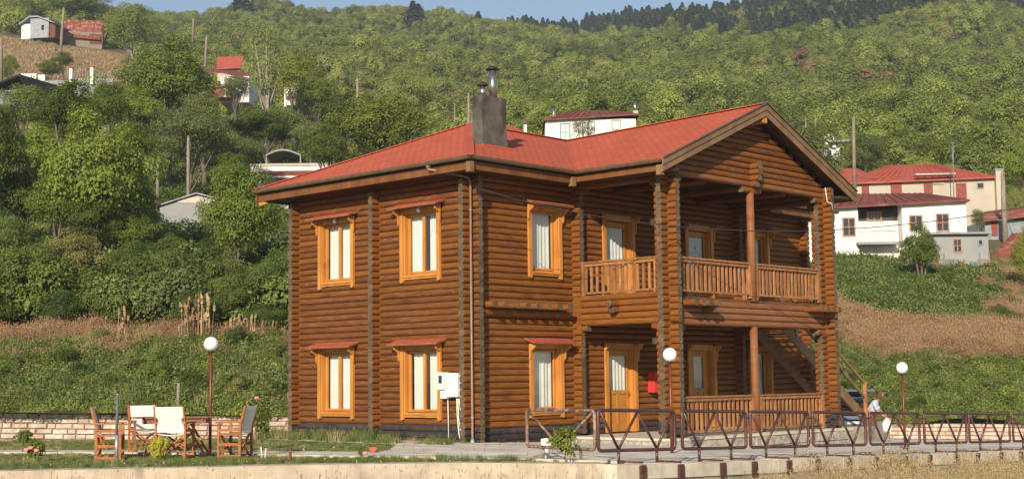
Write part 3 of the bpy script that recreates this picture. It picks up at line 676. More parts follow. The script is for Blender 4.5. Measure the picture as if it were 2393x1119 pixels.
# ---- windows and doors: built in their own frame (x along the wall, -y outwards), origin at the wall face
def window_parts(w, h, sashes, canopy=True, lamp=None, dw=.12):
    """returns a part with its sub-parts; z=0 is the foot of the trim boards"""
    o0, o1 = .17, h - .18; hw = w / 2; S = -.094
    b = MB()
    for s in (-1, 1):                                   # lining
        b.bx(*sorted((s * hw, s * (hw - .03))), S - .02, .12, o0, o1)
    b.bx(-hw + .03, hw - .03, S - .02, .12, o1 - .03, o1); b.bx(-hw + .03, hw - .03, S - .02, .12, o0, o0 + .03)
    f0, f1 = .02, .08                                   # fixed frame
    for s in (-1, 1): b.bx(*sorted((s * (hw - .03), s * (hw - .07))), f0, f1, o0 + .03, o1 - .03)
    b.bx(-hw + .07, hw - .07, f0, f1, o0 + .03, o0 + .07); b.bx(-hw + .07, hw - .07, f0, f1, o1 - .07, o1 - .03)
    par = [('window', b, 'trim')]; sub = []
    for s in (-1, 1):
        t = MB(); xa, xb = sorted((s * (hw + .002), s * (hw + dw)))
        t.prism([(xa, S - .06, .03), ((xa + xb) / 2, S - .06, 0), (xb, S - .06, .03), (xb, S - .06, h - .06), (xa, S - .06, h - .06)], (0, .065, 0)); sub.append(('trim_board', t, 'trim'))
        k = MB(); k.prism([(s * (hw + dw + .005), S - .06, h - .5), (s * (hw + dw + .005), S - .06, h - .08), (s * (hw + dw + .005), S - .26, h - .12), (s * (hw + dw + .005), S - .24, h - .19), (s * (hw + dw + .005), S - .10, h - .28), (s * (hw + dw + .005), S - .09, h - .46)], (s * .045, 0, 0)); sub.append(('bracket', k, 'trim'))
    t = MB(); t.bx(-hw, hw, S - .03, S + .02, o1 + .002, h - .06); sub.append(('head_board', t, 'trim'))
    t = MB(); t.bx(-hw, hw, S - .045, S + .01, .085, o0 - .035); sub.append(('apron_board', t, 'trim'))
    t = MB(); t.bx(-hw + .0, hw - .0, S - .075, .02, o0 - .033, o0 - .003); sub.append(('sill', t, 'trim'))
    n = sashes; iw = (w - .15) / n
    for i in range(n):
        x0 = -hw + .075 + i * iw; x1 = x0 + iw; z0, z1 = o0 + .075, o1 - .075; q = .042
        t = MB(); t.bx(x0 + .002, x0 + q, .0, .055, z0, z1); t.bx(x1 - q, x1 - .002, .0, .055, z0, z1); t.bx(x0 + q, x1 - q, .0, .055, z0, z0 + q); t.bx(x0 + q, x1 - q, .0, .055, z1 - q, z1)
        sub.append(('sash', t, 'trim'))
        t = MB(); t.add([(x0 + q - .003, .028, z0 + q - .003), (x1 - q + .003, .028, z0 + q - .003), (x1 - q + .003, .028, z1 - q + .003), (x0 + q - .003, .028, z1 - q + .003)], [(0, 1, 2, 3)]); sub.append(('pane', t, 'glass'))
        c = MB(); nn = 26; ph = random.random() * 6; cols = []
        for j in range(nn + 1):
            xx = x0 + (iw + .0) * j / nn; yy = .14 + .022 * math.sin(j * 1.55 + ph) + .012 * math.sin(j * .6 + ph * 2); cols.append((xx, yy))
        c.add([(xx, yy, z) for z in (z0, z1) for xx, yy in cols], [(j, j + 1, nn + 2 + j, nn + 1 + j) for j in range(nn)], True)
        sub.append(('curtain', c, 'curtain'))
    if canopy:
        t = MB(); cw = hw + dw + .17; t.prism([(-cw, S - .0, h + .06), (-cw, S - .36, h - .055), (-cw, S - .36, h - .075), (-cw, S - .0, h + .03)], (2 * cw, 0, 0)); sub.append(('canopy', t, 'shingle'))
        t = MB(); t.prism([(-cw + .01, S - .0, h + .027), (-cw + .01, S - .35, h - .078), (-cw + .01, S - .35, h - .10), (-cw + .01, S - .0, h - .0)], (2 * cw - .02, 0, 0)); sub.append(('canopy_board', t, 'barge'))
    if lamp:
        t = MB(); t.lathe([(.0, -.075), (.04, -.06), (.055, -.02), (.045, .02), (.03, .05), (.0, .055)], 10, (lamp, S - .10, h - .14)); t.bx(lamp - .02, lamp + .02, S - .1, S, h - .10, h - .07); sub.append(('lamp', t, 'globe'))
    return par + sub
def put(parts, loc, rz, label=None, parent=None):
    """first entry is the part, the rest its sub-parts"""
    nm, b, mt = parts[0]; p = b.build(nm, mt, parent or house, loc, rz, label=label)
    for nm, b, mt in parts[1:]: b.build(nm, mt, p)
    return p
for i, (c, z) in enumerate(WIN_L):
    put(window_parts(1.24, 1.98, 2, lamp=(.02 if z > 3 else None)), (0, c, z), -PI / 2)
for i, (c, z) in enumerate(WIN_F):
    put(window_parts(1.04, 1.98, 1, lamp=(.0 if i == 1 else None)), (c, 0, z), 0)
def door_parts(lit=True, glass='full', num=None, canopy=False):
    hw, H, S = .56, 2.27, -.094; b = MB()
    for s in (-1, 1): b.bx(*sorted((s * hw, s * (hw - .05))), S - .02, .12, 0, H)
    b.bx(-hw + .05, hw - .05, S - .02, .12, H - .05, H)
    par = [('door', b, 'trim')]; sub = []
    for s in (-1, 1):
        t = MB(); t.bx(*sorted((s * (hw + .002), s * (hw + .13))), S - .06, S + .0, 0, H + .08); sub.append(('trim_board', t, 'trim'))
        k = MB(); xx = s * (hw + .135); k.prism([(xx, S - .06, H - .35), (xx, S - .06, H + .12), (xx, S - .22, H + .10), (xx, S - .2, H + .02), (xx, S - .09, H - .08), (xx, S - .08, H - .3)], (s * .045, 0, 0)); sub.append(('bracket', k, 'trim'))
    t = MB(); t.bx(-hw, hw, S - .03, S + .02, H + .002, H + .12); sub.append(('head_board', t, 'trim'))
    t = MB(); w = .50; y0, y1 = .01, .06; gw = .40 if glass == 'full' else .24; g0, g1 = 1.12, 2.05
    t.bx(-w, -gw, y0, y1, .01, H - .06); t.bx(gw, w, y0, y1, .01, H - .06); t.bx(-gw, gw, y0, y1, .01, .22); t.bx(-gw, gw, y0, y1, g1, H - .06); t.bx(-gw, gw, y0, y1, g0 - .1, g0)
    t.bx(-gw, gw, y0, y1, .58, .68); t.bx(-.045, .045, y0, y1, .22, .58); t.bx(-.045, .045, y0, y1, .68, g0 - .1)
    sub.append(('door_leaf', t, 'door'))
    for x0, x1 in ((-gw, -.045), (.045, gw)):
        for z0, z1 in ((.22, .58), (.68, g0 - .1)):
            t = MB(); t.bx(x0 + .001, x1 - .001, .033, .05, z0 + .001, z1 - .001); t.prism([(x0 + .05, .033, z0 + .05), (x1 - .05, .033, z0 + .05), (x1 - .05, .033, z1 - .05), (x0 + .05, .033, z1 - .05)], (0, -.012, 0)); sub.append(('door_panel', t, 'door'))
    t = MB(); t.add([(-gw, .032, g0), (gw, .032, g0), (gw, .032, g1), (-gw, .032, g1)], [(0, 1, 2, 3)]); sub.append(('pane', t, 'glass'))
    if num:
        t = MB(); t.bx(-gw + .03, gw - .03, .055, .058, g0 + .1, g1 - .02); sub.append(('paper_notice', t, 'paper'))
        t = MB(); zc = g0 + .58; yq = .050                 # the printed 4 and the line drawing below it
        for a, c_ in (((.03, zc + .11), (-.05, zc + .02)), ((-.05, zc + .02), (.06, zc + .02)), ((.03, zc + .11), (.03, zc - .04))): t.beam((a[0], yq, a[1]), (c_[0], yq, c_[1]), .004, .018, (0, 0, 1) if a[0] != c_[0] else (0, 1, 0))
        arc = [(-.31 + .62 * i / 10, zc - .20 + .09 * math.sin(PI * i / 10)) for i in range(11)]
        for a, c_ in zip(arc[:-1], arc[1:]): t.beam((a[0], yq, a[1]), (c_[0], yq, c_[1]), .004, .010)
        for xx in (-.2, -.08, .04, .16, .26): t.bx(xx, xx + .008, yq - .002, yq + .002, zc - .42, zc - .2)
        t.bx(-.3, .3, yq - .002, yq + .002, zc - .43, zc - .42); sub.append(('number_print', t, 'ink'))
    else:
        c = MB(); nn = 26; cols = [(-gw + 2 * gw * j / nn, .11 + .025 * math.sin(j * 1.4)) for j in range(nn + 1)]
        c.add([(xx, yy, z) for z in (g0 - .02, g1 + .02) for xx, yy in cols], [(j, j + 1, nn + 2 + j, nn + 1 + j) for j in range(nn)], True); sub.append(('curtain', c, 'curtain'))
    t = MB(); t.tube([(.44, .0, 1.02), (.44, -.05, 1.02), (.34, -.05, 1.02)], .011, 6); t.bx(.42, .46, -.005, .01, .92, 1.1); sub.append(('handle', t, 'brass'))
    return par + sub
for i, (c, z) in enumerate(DOORS):
    put(door_parts(num=(i == 3), glass='slim' if i == 1 else 'full'), (c, 0, z), 0, label='door with a paper numbered 4 behind its glass' if i == 3 else None)

b = MB(); b.tube([(HX2 - .30, -HP - .30, 6.86), (HX2 - .27, -HP - .33, 6.45), (HX2 - .10, -HP - .37, 6.42), (HX2 - .02, -HP - .36, 6.22)], .014, 5); b.build('conduit', 'white_box', house)
# ---- railings
def railing(p, q, zb, zt, n, endposts=True):
    p, q = Vector(p), Vector(q); d = (q - p); ln = d.length; u = d / ln; nrm = Vector((u.y, -u.x, 0))
    b = MB(); b.beam((p.x, p.y, zt - .02), (q.x, q.y, zt - .02), .11, .045); r = b.build('railing', 'baluster', house)
    b = MB(); b.beam((p.x, p.y, zb + .10), (q.x, q.y, zb + .10), .06, .05); b.build('bottom_rail', 'baluster', r)
    b = MB(); b.beam((p.x, p.y, zt - .09), (q.x, q.y, zt - .09), .04, .07); b.build('rail_board', 'baluster', r)
    bm_ = MB(); h = zt - .05 - (zb + .08); bm_.bx(-.038, .038, -.018, .018, 0, h); bm = bm_.mesh('baluster', 'baluster'); ang = math.atan2(u.y, u.x)
    for i in range(n):
        t = (i + .5) / n; c = p + d * t - nrm * -.0 + nrm * (-.042)
        inst(bm, 'baluster', r, (c.x, c.y, zb + .08), (0, 0, ang))
    for e in (0, 1):
        c = p + u * (.05 + (ln - .1) * e); b = MB(); b.bx(c.x - .045, c.x + .045, c.y - .045, c.y + .045, zb, zt - .045); b.build('end_post', 'baluster', r)
    return r
YR = -HP - .02
railing((HW1 + .18, YR, 0), (XM - .11, YR, 0), .05, 1.03, 17); railing((XM + .11, YR, 0), (HX2 - .35, YR, 0), .05, 1.03, 17)
railing((HW1 + .18, YR, 0), (XM - .11, YR, 0), 3.58, 4.53, 18); railing((XM + .11, YR, 0), (HX2 - .35, YR, 0), 3.58, 4.53, 18)
railing((HW1, -.34, 0), (HW1, -HP + .33, 0), 3.62, 4.54, 13)
railing((HX2, -.34, 0), (HX2, -.95, 0), 3.62, 4.54, 4)

# ---- staircase
SLOPE = -.62
def sz(x): return 3.52 + SLOPE * (x - 11.0)
st = MB(); st.beam((10.95, -1.55, sz(10.95) - .20), (16.55, -1.55, sz(16.55) - .20), .05, .30); stair = st.build('staircase', 'barge', house, label='outside wooden staircase with open treads')
st = MB(); st.beam((10.95, -.48, sz(10.95) - .20), (16.55, -.48, sz(16.55) - .20), .05, .30); st.build('stringer', 'barge', stair)
tm = MB(); tm.bx(-.15, .15, -.5, .5, -.06, .0); tm = tm.mesh('tread', 'baluster')
for i in range(19):
    z = 3.52 - .18 * (i + 1); x = 11.0 + .18 * (i + 1) / .62
    inst(tm, 'tread', stair, (x, -1.015, z))
for y in (-1.55,):
    for dz, nm in ((.95, 'handrail'), (.50, 'handrail')):
        b = MB(); b.beam((11.25, y, sz(11.25) + dz), (16.2, y, sz(16.2) + dz), .05, .09); b.build(nm, 'barge', stair)
    for x in (12.2, 14.2, 16.2):
        b = MB(); b.bx(x - .05, x + .05, y - .045, y + .045, sz(x) - .12, sz(x) + 1.02); b.build('newel_post', 'baluster', stair)
b = MB(); b.bx(15.7, 16.9, -1.75, -.3, -.9, -.10); b.build('stair_base', 'concrete', stair)

# ---- chimney on the roof
b = MB(); b.bx(.87, 1.76, .41, .77, 7.0, 8.72); ch = b.build('chimney', 'chimney_concrete', house, label='grey concrete chimney stack with two steel flues')
b = MB(); b.bx(.845, 1.785, .385, .79, 7.2, 7.60); b.build('chimney_base', 'chimney_concrete', ch)
b = MB(); b.bx(.80, 1.90, .34, .40, 7.30, 7.44); b.build('flashing', 'shingle', ch)
def flue(x, y, z0, h, r, cr):
    b = MB(); b.tube([(x, y, z0), (x, y, z0 + h)], r, 16); f = b.build('flue', 'steel', ch)
    b = MB(); b.lathe([(0, .09), (cr * .35, .08), (cr * .6, .05), (cr, 0), (cr * .97, -.015), (0, .0)], 18, (x, y, z0 + h + .05)); b.build('flue_cap', 'steel_dark', f)
    for s in (-1, 1):
        b = MB(); b.tube([(x + s * r * .9, y, z0 + h - .03), (x + s * r, y, z0 + h + .07)], .008, 5); b.build('cap_stay', 'steel_dark', f)
flue(1.06, .58, 8.72, .24, .085, .15); flue(1.46, .60, 8.72, .72, .105, .185)

# ---- rainwater pipe, meter boxes, cables
b = MB(); b.bx(-.965, -.90, .47, .56, 6.66, 6.80); b.tube([(-.93, .52, 6.72), (-.93, .52, 6.62), (-.55, .1, 6.52), (-.25, -.18, 6.42), (-.20, -.20, 6.30), (-.20, -.20, .12), (-.24, -.24, .03)], .035, 8)
dp = b.build('downpipe', 'pipe_paint', house)
for z in (5.62, .60): b = MB(); b.tube([(-.20, -.20, z - .015), (-.20, -.20, z + .015)], .046, 10); b.build('pipe_clip', 'galv', dp)
b = MB(); b.tube([(-.20, -.20, .10), (-.25, -.25, -.02)], [.045, .06], 10); b.build('pipe_shoe', 'galv', dp)
b = MB(); b.bx(-.30, -.12, .20, .62, 1.10, 1.68); mb_ = b.build('meter_cabinet', 'white_box', house, label='white electricity meter cabinet')
b = MB(); b.bx(-.34, -.13, .66, .86, 1.28, 1.70); b.build('meter_box', 'white_box', mb_)
b = MB(); b.bx(-.345, -.341, .70, .82, 1.43, 1.62); b.build('meter_window', 'dark_glass', mb_)
b = MB(); b.bx(-.28, -.12, .60, .82, 1.06, 1.26); b.build('junction_box', 'white_box', mb_)
for pts in ([(-.18, .66, 1.06), (-.15, .68, .6), (-.15, .67, .0)], [(-.2, .33, 1.1), (-.18, .34, .7), (-.22, .25, .25), (-.2, .2, -.02)], [(-.2, .29, 1.1), (-.18, .29, .6), (-.2, .2, .2)], [(-.2, .26, 1.1), (-.16, .22, .6), (-.18, .2, .3)]):
    b = MB(); b.tube(pts, .013, 5); b.build('cable', 'white_box', mb_)
b = MB(); b.bx(6.82, 7.28, -.34, -.10, 1.10, 1.66); fb = b.build('fire_hose_box', 'red_box', house, label='red fire hose box on the log wall')
b = MB(); b.lathe([(.0, 0), (.10, 0), (.10, .006), (.0, .006)], 16); me = b.mesh('hose_sign', 'white_box'); inst(me, 'hose_sign', fb, (7.06, -.345, 1.42), (PI / 2, 0, 0))
b = MB(); b.lathe([(.0, 0), (.07, 0), (.07, .006), (.0, .006)], 16); me = b.mesh('hose_sign_ring', 'red_box'); inst(me, 'hose_sign_ring', fb, (7.06, -.352, 1.42), (PI / 2, 0, 0))
for x, z in ((7.05, 2.45), (7.05, 5.78)): b = MB(); b.bx(x, x + .12, -.17, -.1, z, z + .17); b.build('outside_lamp', 'white_box', house)
# ================================================================== ground sheets of the yard
def inside(p, poly):
    c = False; j = len(poly) - 1
    for i in range(len(poly)):
        if (poly[i][1] > p[1]) != (poly[j][1] > p[1]) and p[0] < (poly[j][0] - poly[i][0]) * (p[1] - poly[i][1]) / (poly[j][1] - poly[i][1]) + poly[i][0]: c = not c
        j = i
    return c
def sheet(name, m, x0, x1, y0, y1, st, poly, dz=0, zf=gz, **k):
    nx, ny = int(round((x1 - x0) / st)), int(round((y1 - y0) / st)); idx = {}; vs = []; fs = []
    def v(i, j):
        if (i, j) not in idx: idx[i, j] = len(vs); x, y = x0 + i * st, y0 + j * st; vs.append((x, y, zf(x, y) + dz))
        return idx[i, j]
    for i in range(nx):
        for j in range(ny):
            if any(inside((x0 + (i + .5) * st, y0 + (j + .5) * st), q) for q in poly): fs.append([v(i, j), v(i + 1, j), v(i + 1, j + 1), v(i, j + 1)])
    me = np_mesh(name, np.array(vs), np.array(fs), [m], smooth=True); return inst(me, name, None, **k)
FRONT = [(-40, 19), (-17, 1.2), (-12.98, -1.9), (-11.11, -3.42), (-9.11, -4.89), (-6.73, -6.45), (-5.45, -8.55), (40, -8.55)]
back = [tuple(at(px, 500, wall_depth(px) + .3).xy) for px in range(3300, -901, -100)]
yard_poly = [(p[0] + .12, p[1] + .34) for p in FRONT] + back
# pull the yard polygon's far left inside
sheet('yard_ground', 'soil_yard', -30, 40, -8.8, 34, .4, [yard_poly], kind='structure')
PF = [(-15.5, 13.6), (-9.88, 4.26), (-8.37, 1.71), (-7.04, -.88), (-6.61, -2.52), (-5.5, -4.97), (-4.38, -7.41), (-4.25, -8.45)]
PB = [(-14.6, 15), (-9.11, 5.79), (-7.32, 3.42), (-5.57, 1.1), (-4.3, -1.4)]
pave = PF + [(30, -8.45), (30, 6), (15.3, 6), (15.2, 0), (0.1, 0.1), (0, 8), (-1.5, 8), (-1.6, 1.0), (-3.6, -1.0)] + PB[::-1]
sheet('paved_yard', 'paving', -16, 30, -8.55, 15.1, .15, [pave], dz=.012, kind='structure')
b = MB()
for p, q in zip(PF[:-1], PF[1:]): b.beam((p[0], p[1], gz(*p) + .02), (q[0], q[1], gz(*q) + .02), .12, .06)
b.build('path_kerb', 'kerb_pale', kind='structure')
# retaining wall below the yard
fw = [(-40, 19), (-17, 1.2), (-12.98, -1.9), (-11.11, -3.42), (-9.11, -4.89), (-6.73, -6.45), (-5.45, -8.60)]
def off(poly, d):
    out = []
    for i, p in enumerate(poly):
        a = Vector(poly[max(i - 1, 0)]); c = Vector(poly[min(i + 1, len(poly) - 1)]); t = (c - a).normalized(); out.append((p[0] - t.y * d, p[1] + t.x * d))
    return out
b = MB(); fo = off(fw, .50)
for i in range(len(fw) - 1):
    (x0, y0), (x1, y1), (u0, v0), (u1, v1) = fw[i], fw[i + 1], fo[i], fo[i + 1]
    z = .02; za, zb_ = gz(x0, y0) + .03, gz(x1, y1) + .03
    b.add([(x0, y0, -2), (x1, y1, -2), (u1, v1, -2), (u0, v0, -2), (x0, y0, za), (x1, y1, zb_), (u1, v1, zb_), (u0, v0, za)], [(0, 3, 2, 1), (4, 5, 6, 7), (0, 1, 5, 4), (1, 2, 6, 5), (2, 3, 7, 6), (3, 0, 4, 7)])
b.build('retaining_wall', 'retaining', label='pale rendered retaining wall below the grass strip at the left', cat='wall')
b = MB()
for i in range(30):
    x0 = -5.45 + i * 1.6; x1 = x0 + 1.6
    b.add([(x, y, z) for x, z1 in ((x0, gz(x0, -8.6)), (x1, gz(x1, -8.6))) for y in (-8.86, -8.5) for z in (-2.4, z1 - .22)], [(0, 4, 5, 1), (1, 5, 7, 3), (2, 3, 7, 6)])
b.build('plaza_wall', 'retaining', label='pale concrete base wall under the pipe fence', cat='wall')
kerb = empty('kerb', (-5.45, -8.6, gz(-5.45, -8.6)), label='pale concrete kerb on the edge of the paved yard under the fence', cat='kerb')
r_ = random.Random(3)
for i in range(22):
    x0 = i * 1.25; x1 = x0 + 1.25 - .02; dz = r_.uniform(-.012, .012); g0, g1 = gz(x0 - 5.45, -8.6), gz(x1 - 5.45, -8.6); zb = gz(-5.45, -8.6)
    b = MB(); b.add([(x, y, z) for x, g in ((x0, g0), (x1, g1)) for y in (-.30 + r_.uniform(-.01, .01), .12) for z in (g - .225 - zb, g + .03 + dz - zb)], [(0, 1, 3, 2), (4, 6, 7, 5), (0, 4, 5, 1), (1, 5, 7, 3), (3, 7, 6, 2)])
    b.build('kerb_stone', 'kerb_pale', kerb)
# low meadow in front of the walls, out to where the camera stands
def mz(x, y):
    d = (Vector((x, y)) - CAM.xy).length; return -.15 - .034 * min(d, 26) - .036 * max(0, x + 4) + .05 * mnoise.noise(Vector((x / 3, y / 3, 0)))
sheet('meadow', 'soil_dry', -90, 70, -70, 34, 2.0, [[(-90, 70), (-40, 19.3), (-17, 1.4)] + FRONT[2:7] + [(-5.45, -8.0), (70, -8.0), (70, -70), (-90, -70)]], zf=mz, kind='structure')

# ================================================================== hillside
cols = np.concatenate([np.arange(-900, 3301, 40)]); ds = np.concatenate([[0.0], np.geomspace(1, 1000 / 38, 110) - 1 + .012])
vs = []
for px in cols:
    w0 = wall_depth(px)
    for t in ds: vs.append(spot(float(px), w0 * (1 + float(t)) if t else w0 * 1.0005))
nd_ = len(ds); fs = [(i * nd_ + j, (i + 1) * nd_ + j, (i + 1) * nd_ + j + 1, i * nd_ + j + 1) for i in range(len(cols) - 1) for j in range(nd_ - 1)]
me = np_mesh('hillside', np.array([tuple(v) for v in vs]), np.array(fs), ['soil_bank'], smooth=True); inst(me, 'hillside', kind='structure')
# distant ground to the sides and behind so the sheet reaches the horizon
b = MB(); b.add([(-4000, -4000, -6), (4000, -4000, -6), (4000, 4000, -6), (-4000, 4000, -6)], [(0, 1, 2, 3)]); b.build('valley_floor', 'soil_bank', kind='structure')

# ---- stone walls at the foot of the bank
def stone_wall(label, p0, p1, D0, D1, ytop0, ytop1, n_rows, swid):
    a = at(p0, ytop0, D0); c = at(p1, ytop1, D1); L_ = (c.xy - a.xy).length; u = (c - a) / L_; ang = math.atan2(u.y, u.x)
    w = empty('stone_wall', (a.x, a.y, a.z), ang, label=label, cat='stone wall'); H = n_rows * .145; r = random.Random(int(p0) + 9)
    sl = (c.z - a.z) / L_
    b = MB(); b.add([(0, .02, -H - .2), (L_, .02, sl * L_ - H - .2), (L_, .3, sl * L_ - H - .2), (0, .3, -H - .2), (0, .02, -.01), (L_, .02, sl * L_ - .01), (L_, .3, sl * L_ - .01), (0, .3, -.01)], [(0, 3, 2, 1), (4, 5, 6, 7), (0, 1, 5, 4), (1, 2, 6, 5), (2, 3, 7, 6), (3, 0, 4, 7)]); b.build('wall_core', 'mortar', w)
    for k in range(n_rows):
        x = -r.uniform(0, swid)
        while x < L_:
            wd = swid * r.uniform(.6, 1.5); x0, x1 = max(x, 0), min(x + wd, L_)
            if x1 - x0 > .08:
                z1 = sl * (x0 + x1) / 2 - k * .145; z0 = z1 - .145; g = .008; y0 = -r.uniform(.02, .06); e = .025
                b = MB(); b.prism([(x0 + g, .02, z0 + g), (x1 - g, .02, z0 + g), (x1 - g, .02, z1 - g), (x0 + g, .02, z1 - g)], (0, -.03, 0))
                v = [(x0 + g, -.01, z0 + g), (x1 - g, -.01, z0 + g), (x1 - g, -.01, z1 - g), (x0 + g, -.01, z1 - g), (x0 + g + e, y0 - .01, z0 + g + e), (x1 - g - e, y0 - .01, z0 + g + e), (x1 - g - e, y0 - .01, z1 - g - e), (x0 + g + e, y0 - .01, z1 - g - e)]
                b.add(v, [(4, 5, 6, 7), (0, 1, 5, 4), (1, 2, 6, 5), (2, 3, 7, 6), (3, 0, 4, 7)]); b.build('stone', 'stone', w)
            x += wd
    return w
stone_wall('low pink and cream stone wall behind the garden table', -480, 685, 38, 39, 956, 972, 5, .37)
stone_wall('low cream stone wall behind the plaza at the right', 2062, 2470, 52, 49.2, 988, 990, 5, .42)
a = at(690, 972, 39.3); c = at(1450, 985, 57.8); e_ = at(2062, 988, 52.2)
b = MB()
for p, q in ((a, c), (c, e_)): b.beam(p - Vector((0, 0, .5)), q - Vector((0, 0, .5)), .3, 1.0)
b.build('back_retaining_wall', 'concrete', label='plain concrete wall at the foot of the bank behind the house', cat='wall')
b = MB(); p = at(2040, 984, 51.6); b.bx(p.x - .6, p.x + .6, p.y - .35, p.y + .35, -1.0, p.z); b.build('concrete_block', 'concrete', label='grey concrete block at the left end of the plaza stone wall', cat='block')

# ================================================================== pipe fence
fence = empty('pipe_fence', (-5.34, -8.4, gz(-5.34, -8.4)), label='brown tubular steel fence with V braces along the edge of the paved yard', cat='fence')
FO = fence.location.copy()
def fence_panel(x0, x1, y0, y1, zt0, zt1, mt, vs2=True, legs=True):
    h = .70; r = .032; u = Vector((x1 - x0, y1 - y0, zt1 - zt0)); P = lambda t, z: Vector((x0, y0, zt0)) + u * t + Vector((0, 0, -z)) - FO
    c = .07 / u.length; pts = []
    for (t, z, a0) in ((c, c * u.length, 180), (1 - c, .07, 90), (1 - c, h - .07, 0), (c, h - .07, 270)):
        for k in range(4):
            a = math.radians(a0 - k * 30) if False else math.radians(a0 - 30 * k)
            pts.append(P(t + math.cos(a) * c, z - .07 * math.sin(a)))
    b = MB(); b.tube(pts + [pts[0], pts[1]], r, 8, caps=False); p = b.build('fence_panel', mt, fence)
    tops = [(.03, .25), (.5, .25), (.5, .75), (.97, .75)] if vs2 else [(.03, .5), (.97, .5)]
    for ta, tb in tops:
        b = MB(); b.tube([P(ta, .03), P(tb, h - .02)], .025, 7); b.build('brace', mt, p)
    for t in ((.25, .75) if vs2 else (.25, .8)):
        if legs:
            b = MB(); q = P(t, h); gl_ = gz(x0 + (x1 - x0) * t, -8.5) - FO.z
            b.tube([q, Vector((q.x, q.y, gl_ + .02))], .028, 7); b.build('leg', mt, p)
            if vs2: b = MB(); b.bx(q.x - .075, q.x + .075, q.y - .56, q.y - .515, gl_ - .24, gl_ + .01); b.bx(q.x - .022, q.x + .022, q.y - .53, q.y + .02, gl_ + .04, gl_ + .07); b.build('foot_plate', 'fence_paint', p)
    return p
xb = [(-5.34, -3.13), (-2.90, -.80), (-.64, 1.52), (1.70, 3.89), (4.10, 6.40), (6.64, 8.84), (9.0, 11.33), (11.54, 13.9), (14.1, 16.5)]
zt = lambda x: .95 - .0295 * (x + 5.3)
for x0, x1 in xb: fence_panel(x0, x1, -8.4, -8.4, zt(x0), zt(x1), 'fence_paint')
q0, q1 = at(1231, 957, 27.3), at(1389, 959, 25.4)
pw = fence_panel(q0.x, q1.x, q0.y, q1.y, q0.z, q1.z, 'fence_worn', vs2=False); pw['label'] = 'weathered end panel turned towards the house'
for x in [(a[1] + b_[0]) / 2 for a, b_ in zip(xb[:-1], xb[1:])]:
    b = MB(); z = zt(x) - .12; b.tube([Vector((x - .12, -8.4, z)) - FO, Vector((x + .12, -8.4, z)) - FO], .02, 6); b.build('panel_link', 'fence_paint', fence)

# ================================================================== garden lamps
def lamp(x, y, z0, zc, label):
    t = empty('garden_lamp', (x, y, z0), label=label, cat='lamp', group='white globe lamps on brown poles'); h = zc - z0
    b = MB(); b.tube([(0, 0, 0), (0, 0, h - .14)], .032, 10); b.build('pole', 'lamp_pole', t)
    b = MB(); b.lathe([(0, -.15)] + [(.150 * math.sin(math.radians(a)), -.150 * math.cos(math.radians(a))) for a in range(12, 181, 12)], 24, (0, 0, h)); b.build('globe', 'globe', t)
    b = MB(); b.lathe([(.0, 0), (.06, 0), (.07, .03), (.045, .05), (0, .05)], 12, (0, 0, h - .18)); b.build('collar', 'steel_dark', t)
    b = MB(); b.lathe([(.0, .02), (.07, .02), (.07, -.1)], 12); b.build('base_plate', 'lamp_pole', t)
lamp(-7.2, .5, gz(-7.2, .5), 2.31, 'white globe lamp on brown pole behind the garden table')
lamp(.03, -5.96, gz(.03, -5.96), 1.99, 'white globe lamp on brown pole in front of the porch corner post')
p = at(2108, 859, 36); lamp(p.x, p.y, gz(p.x, p.y), p.z, 'white globe lamp on brown pole by the right stone wall')

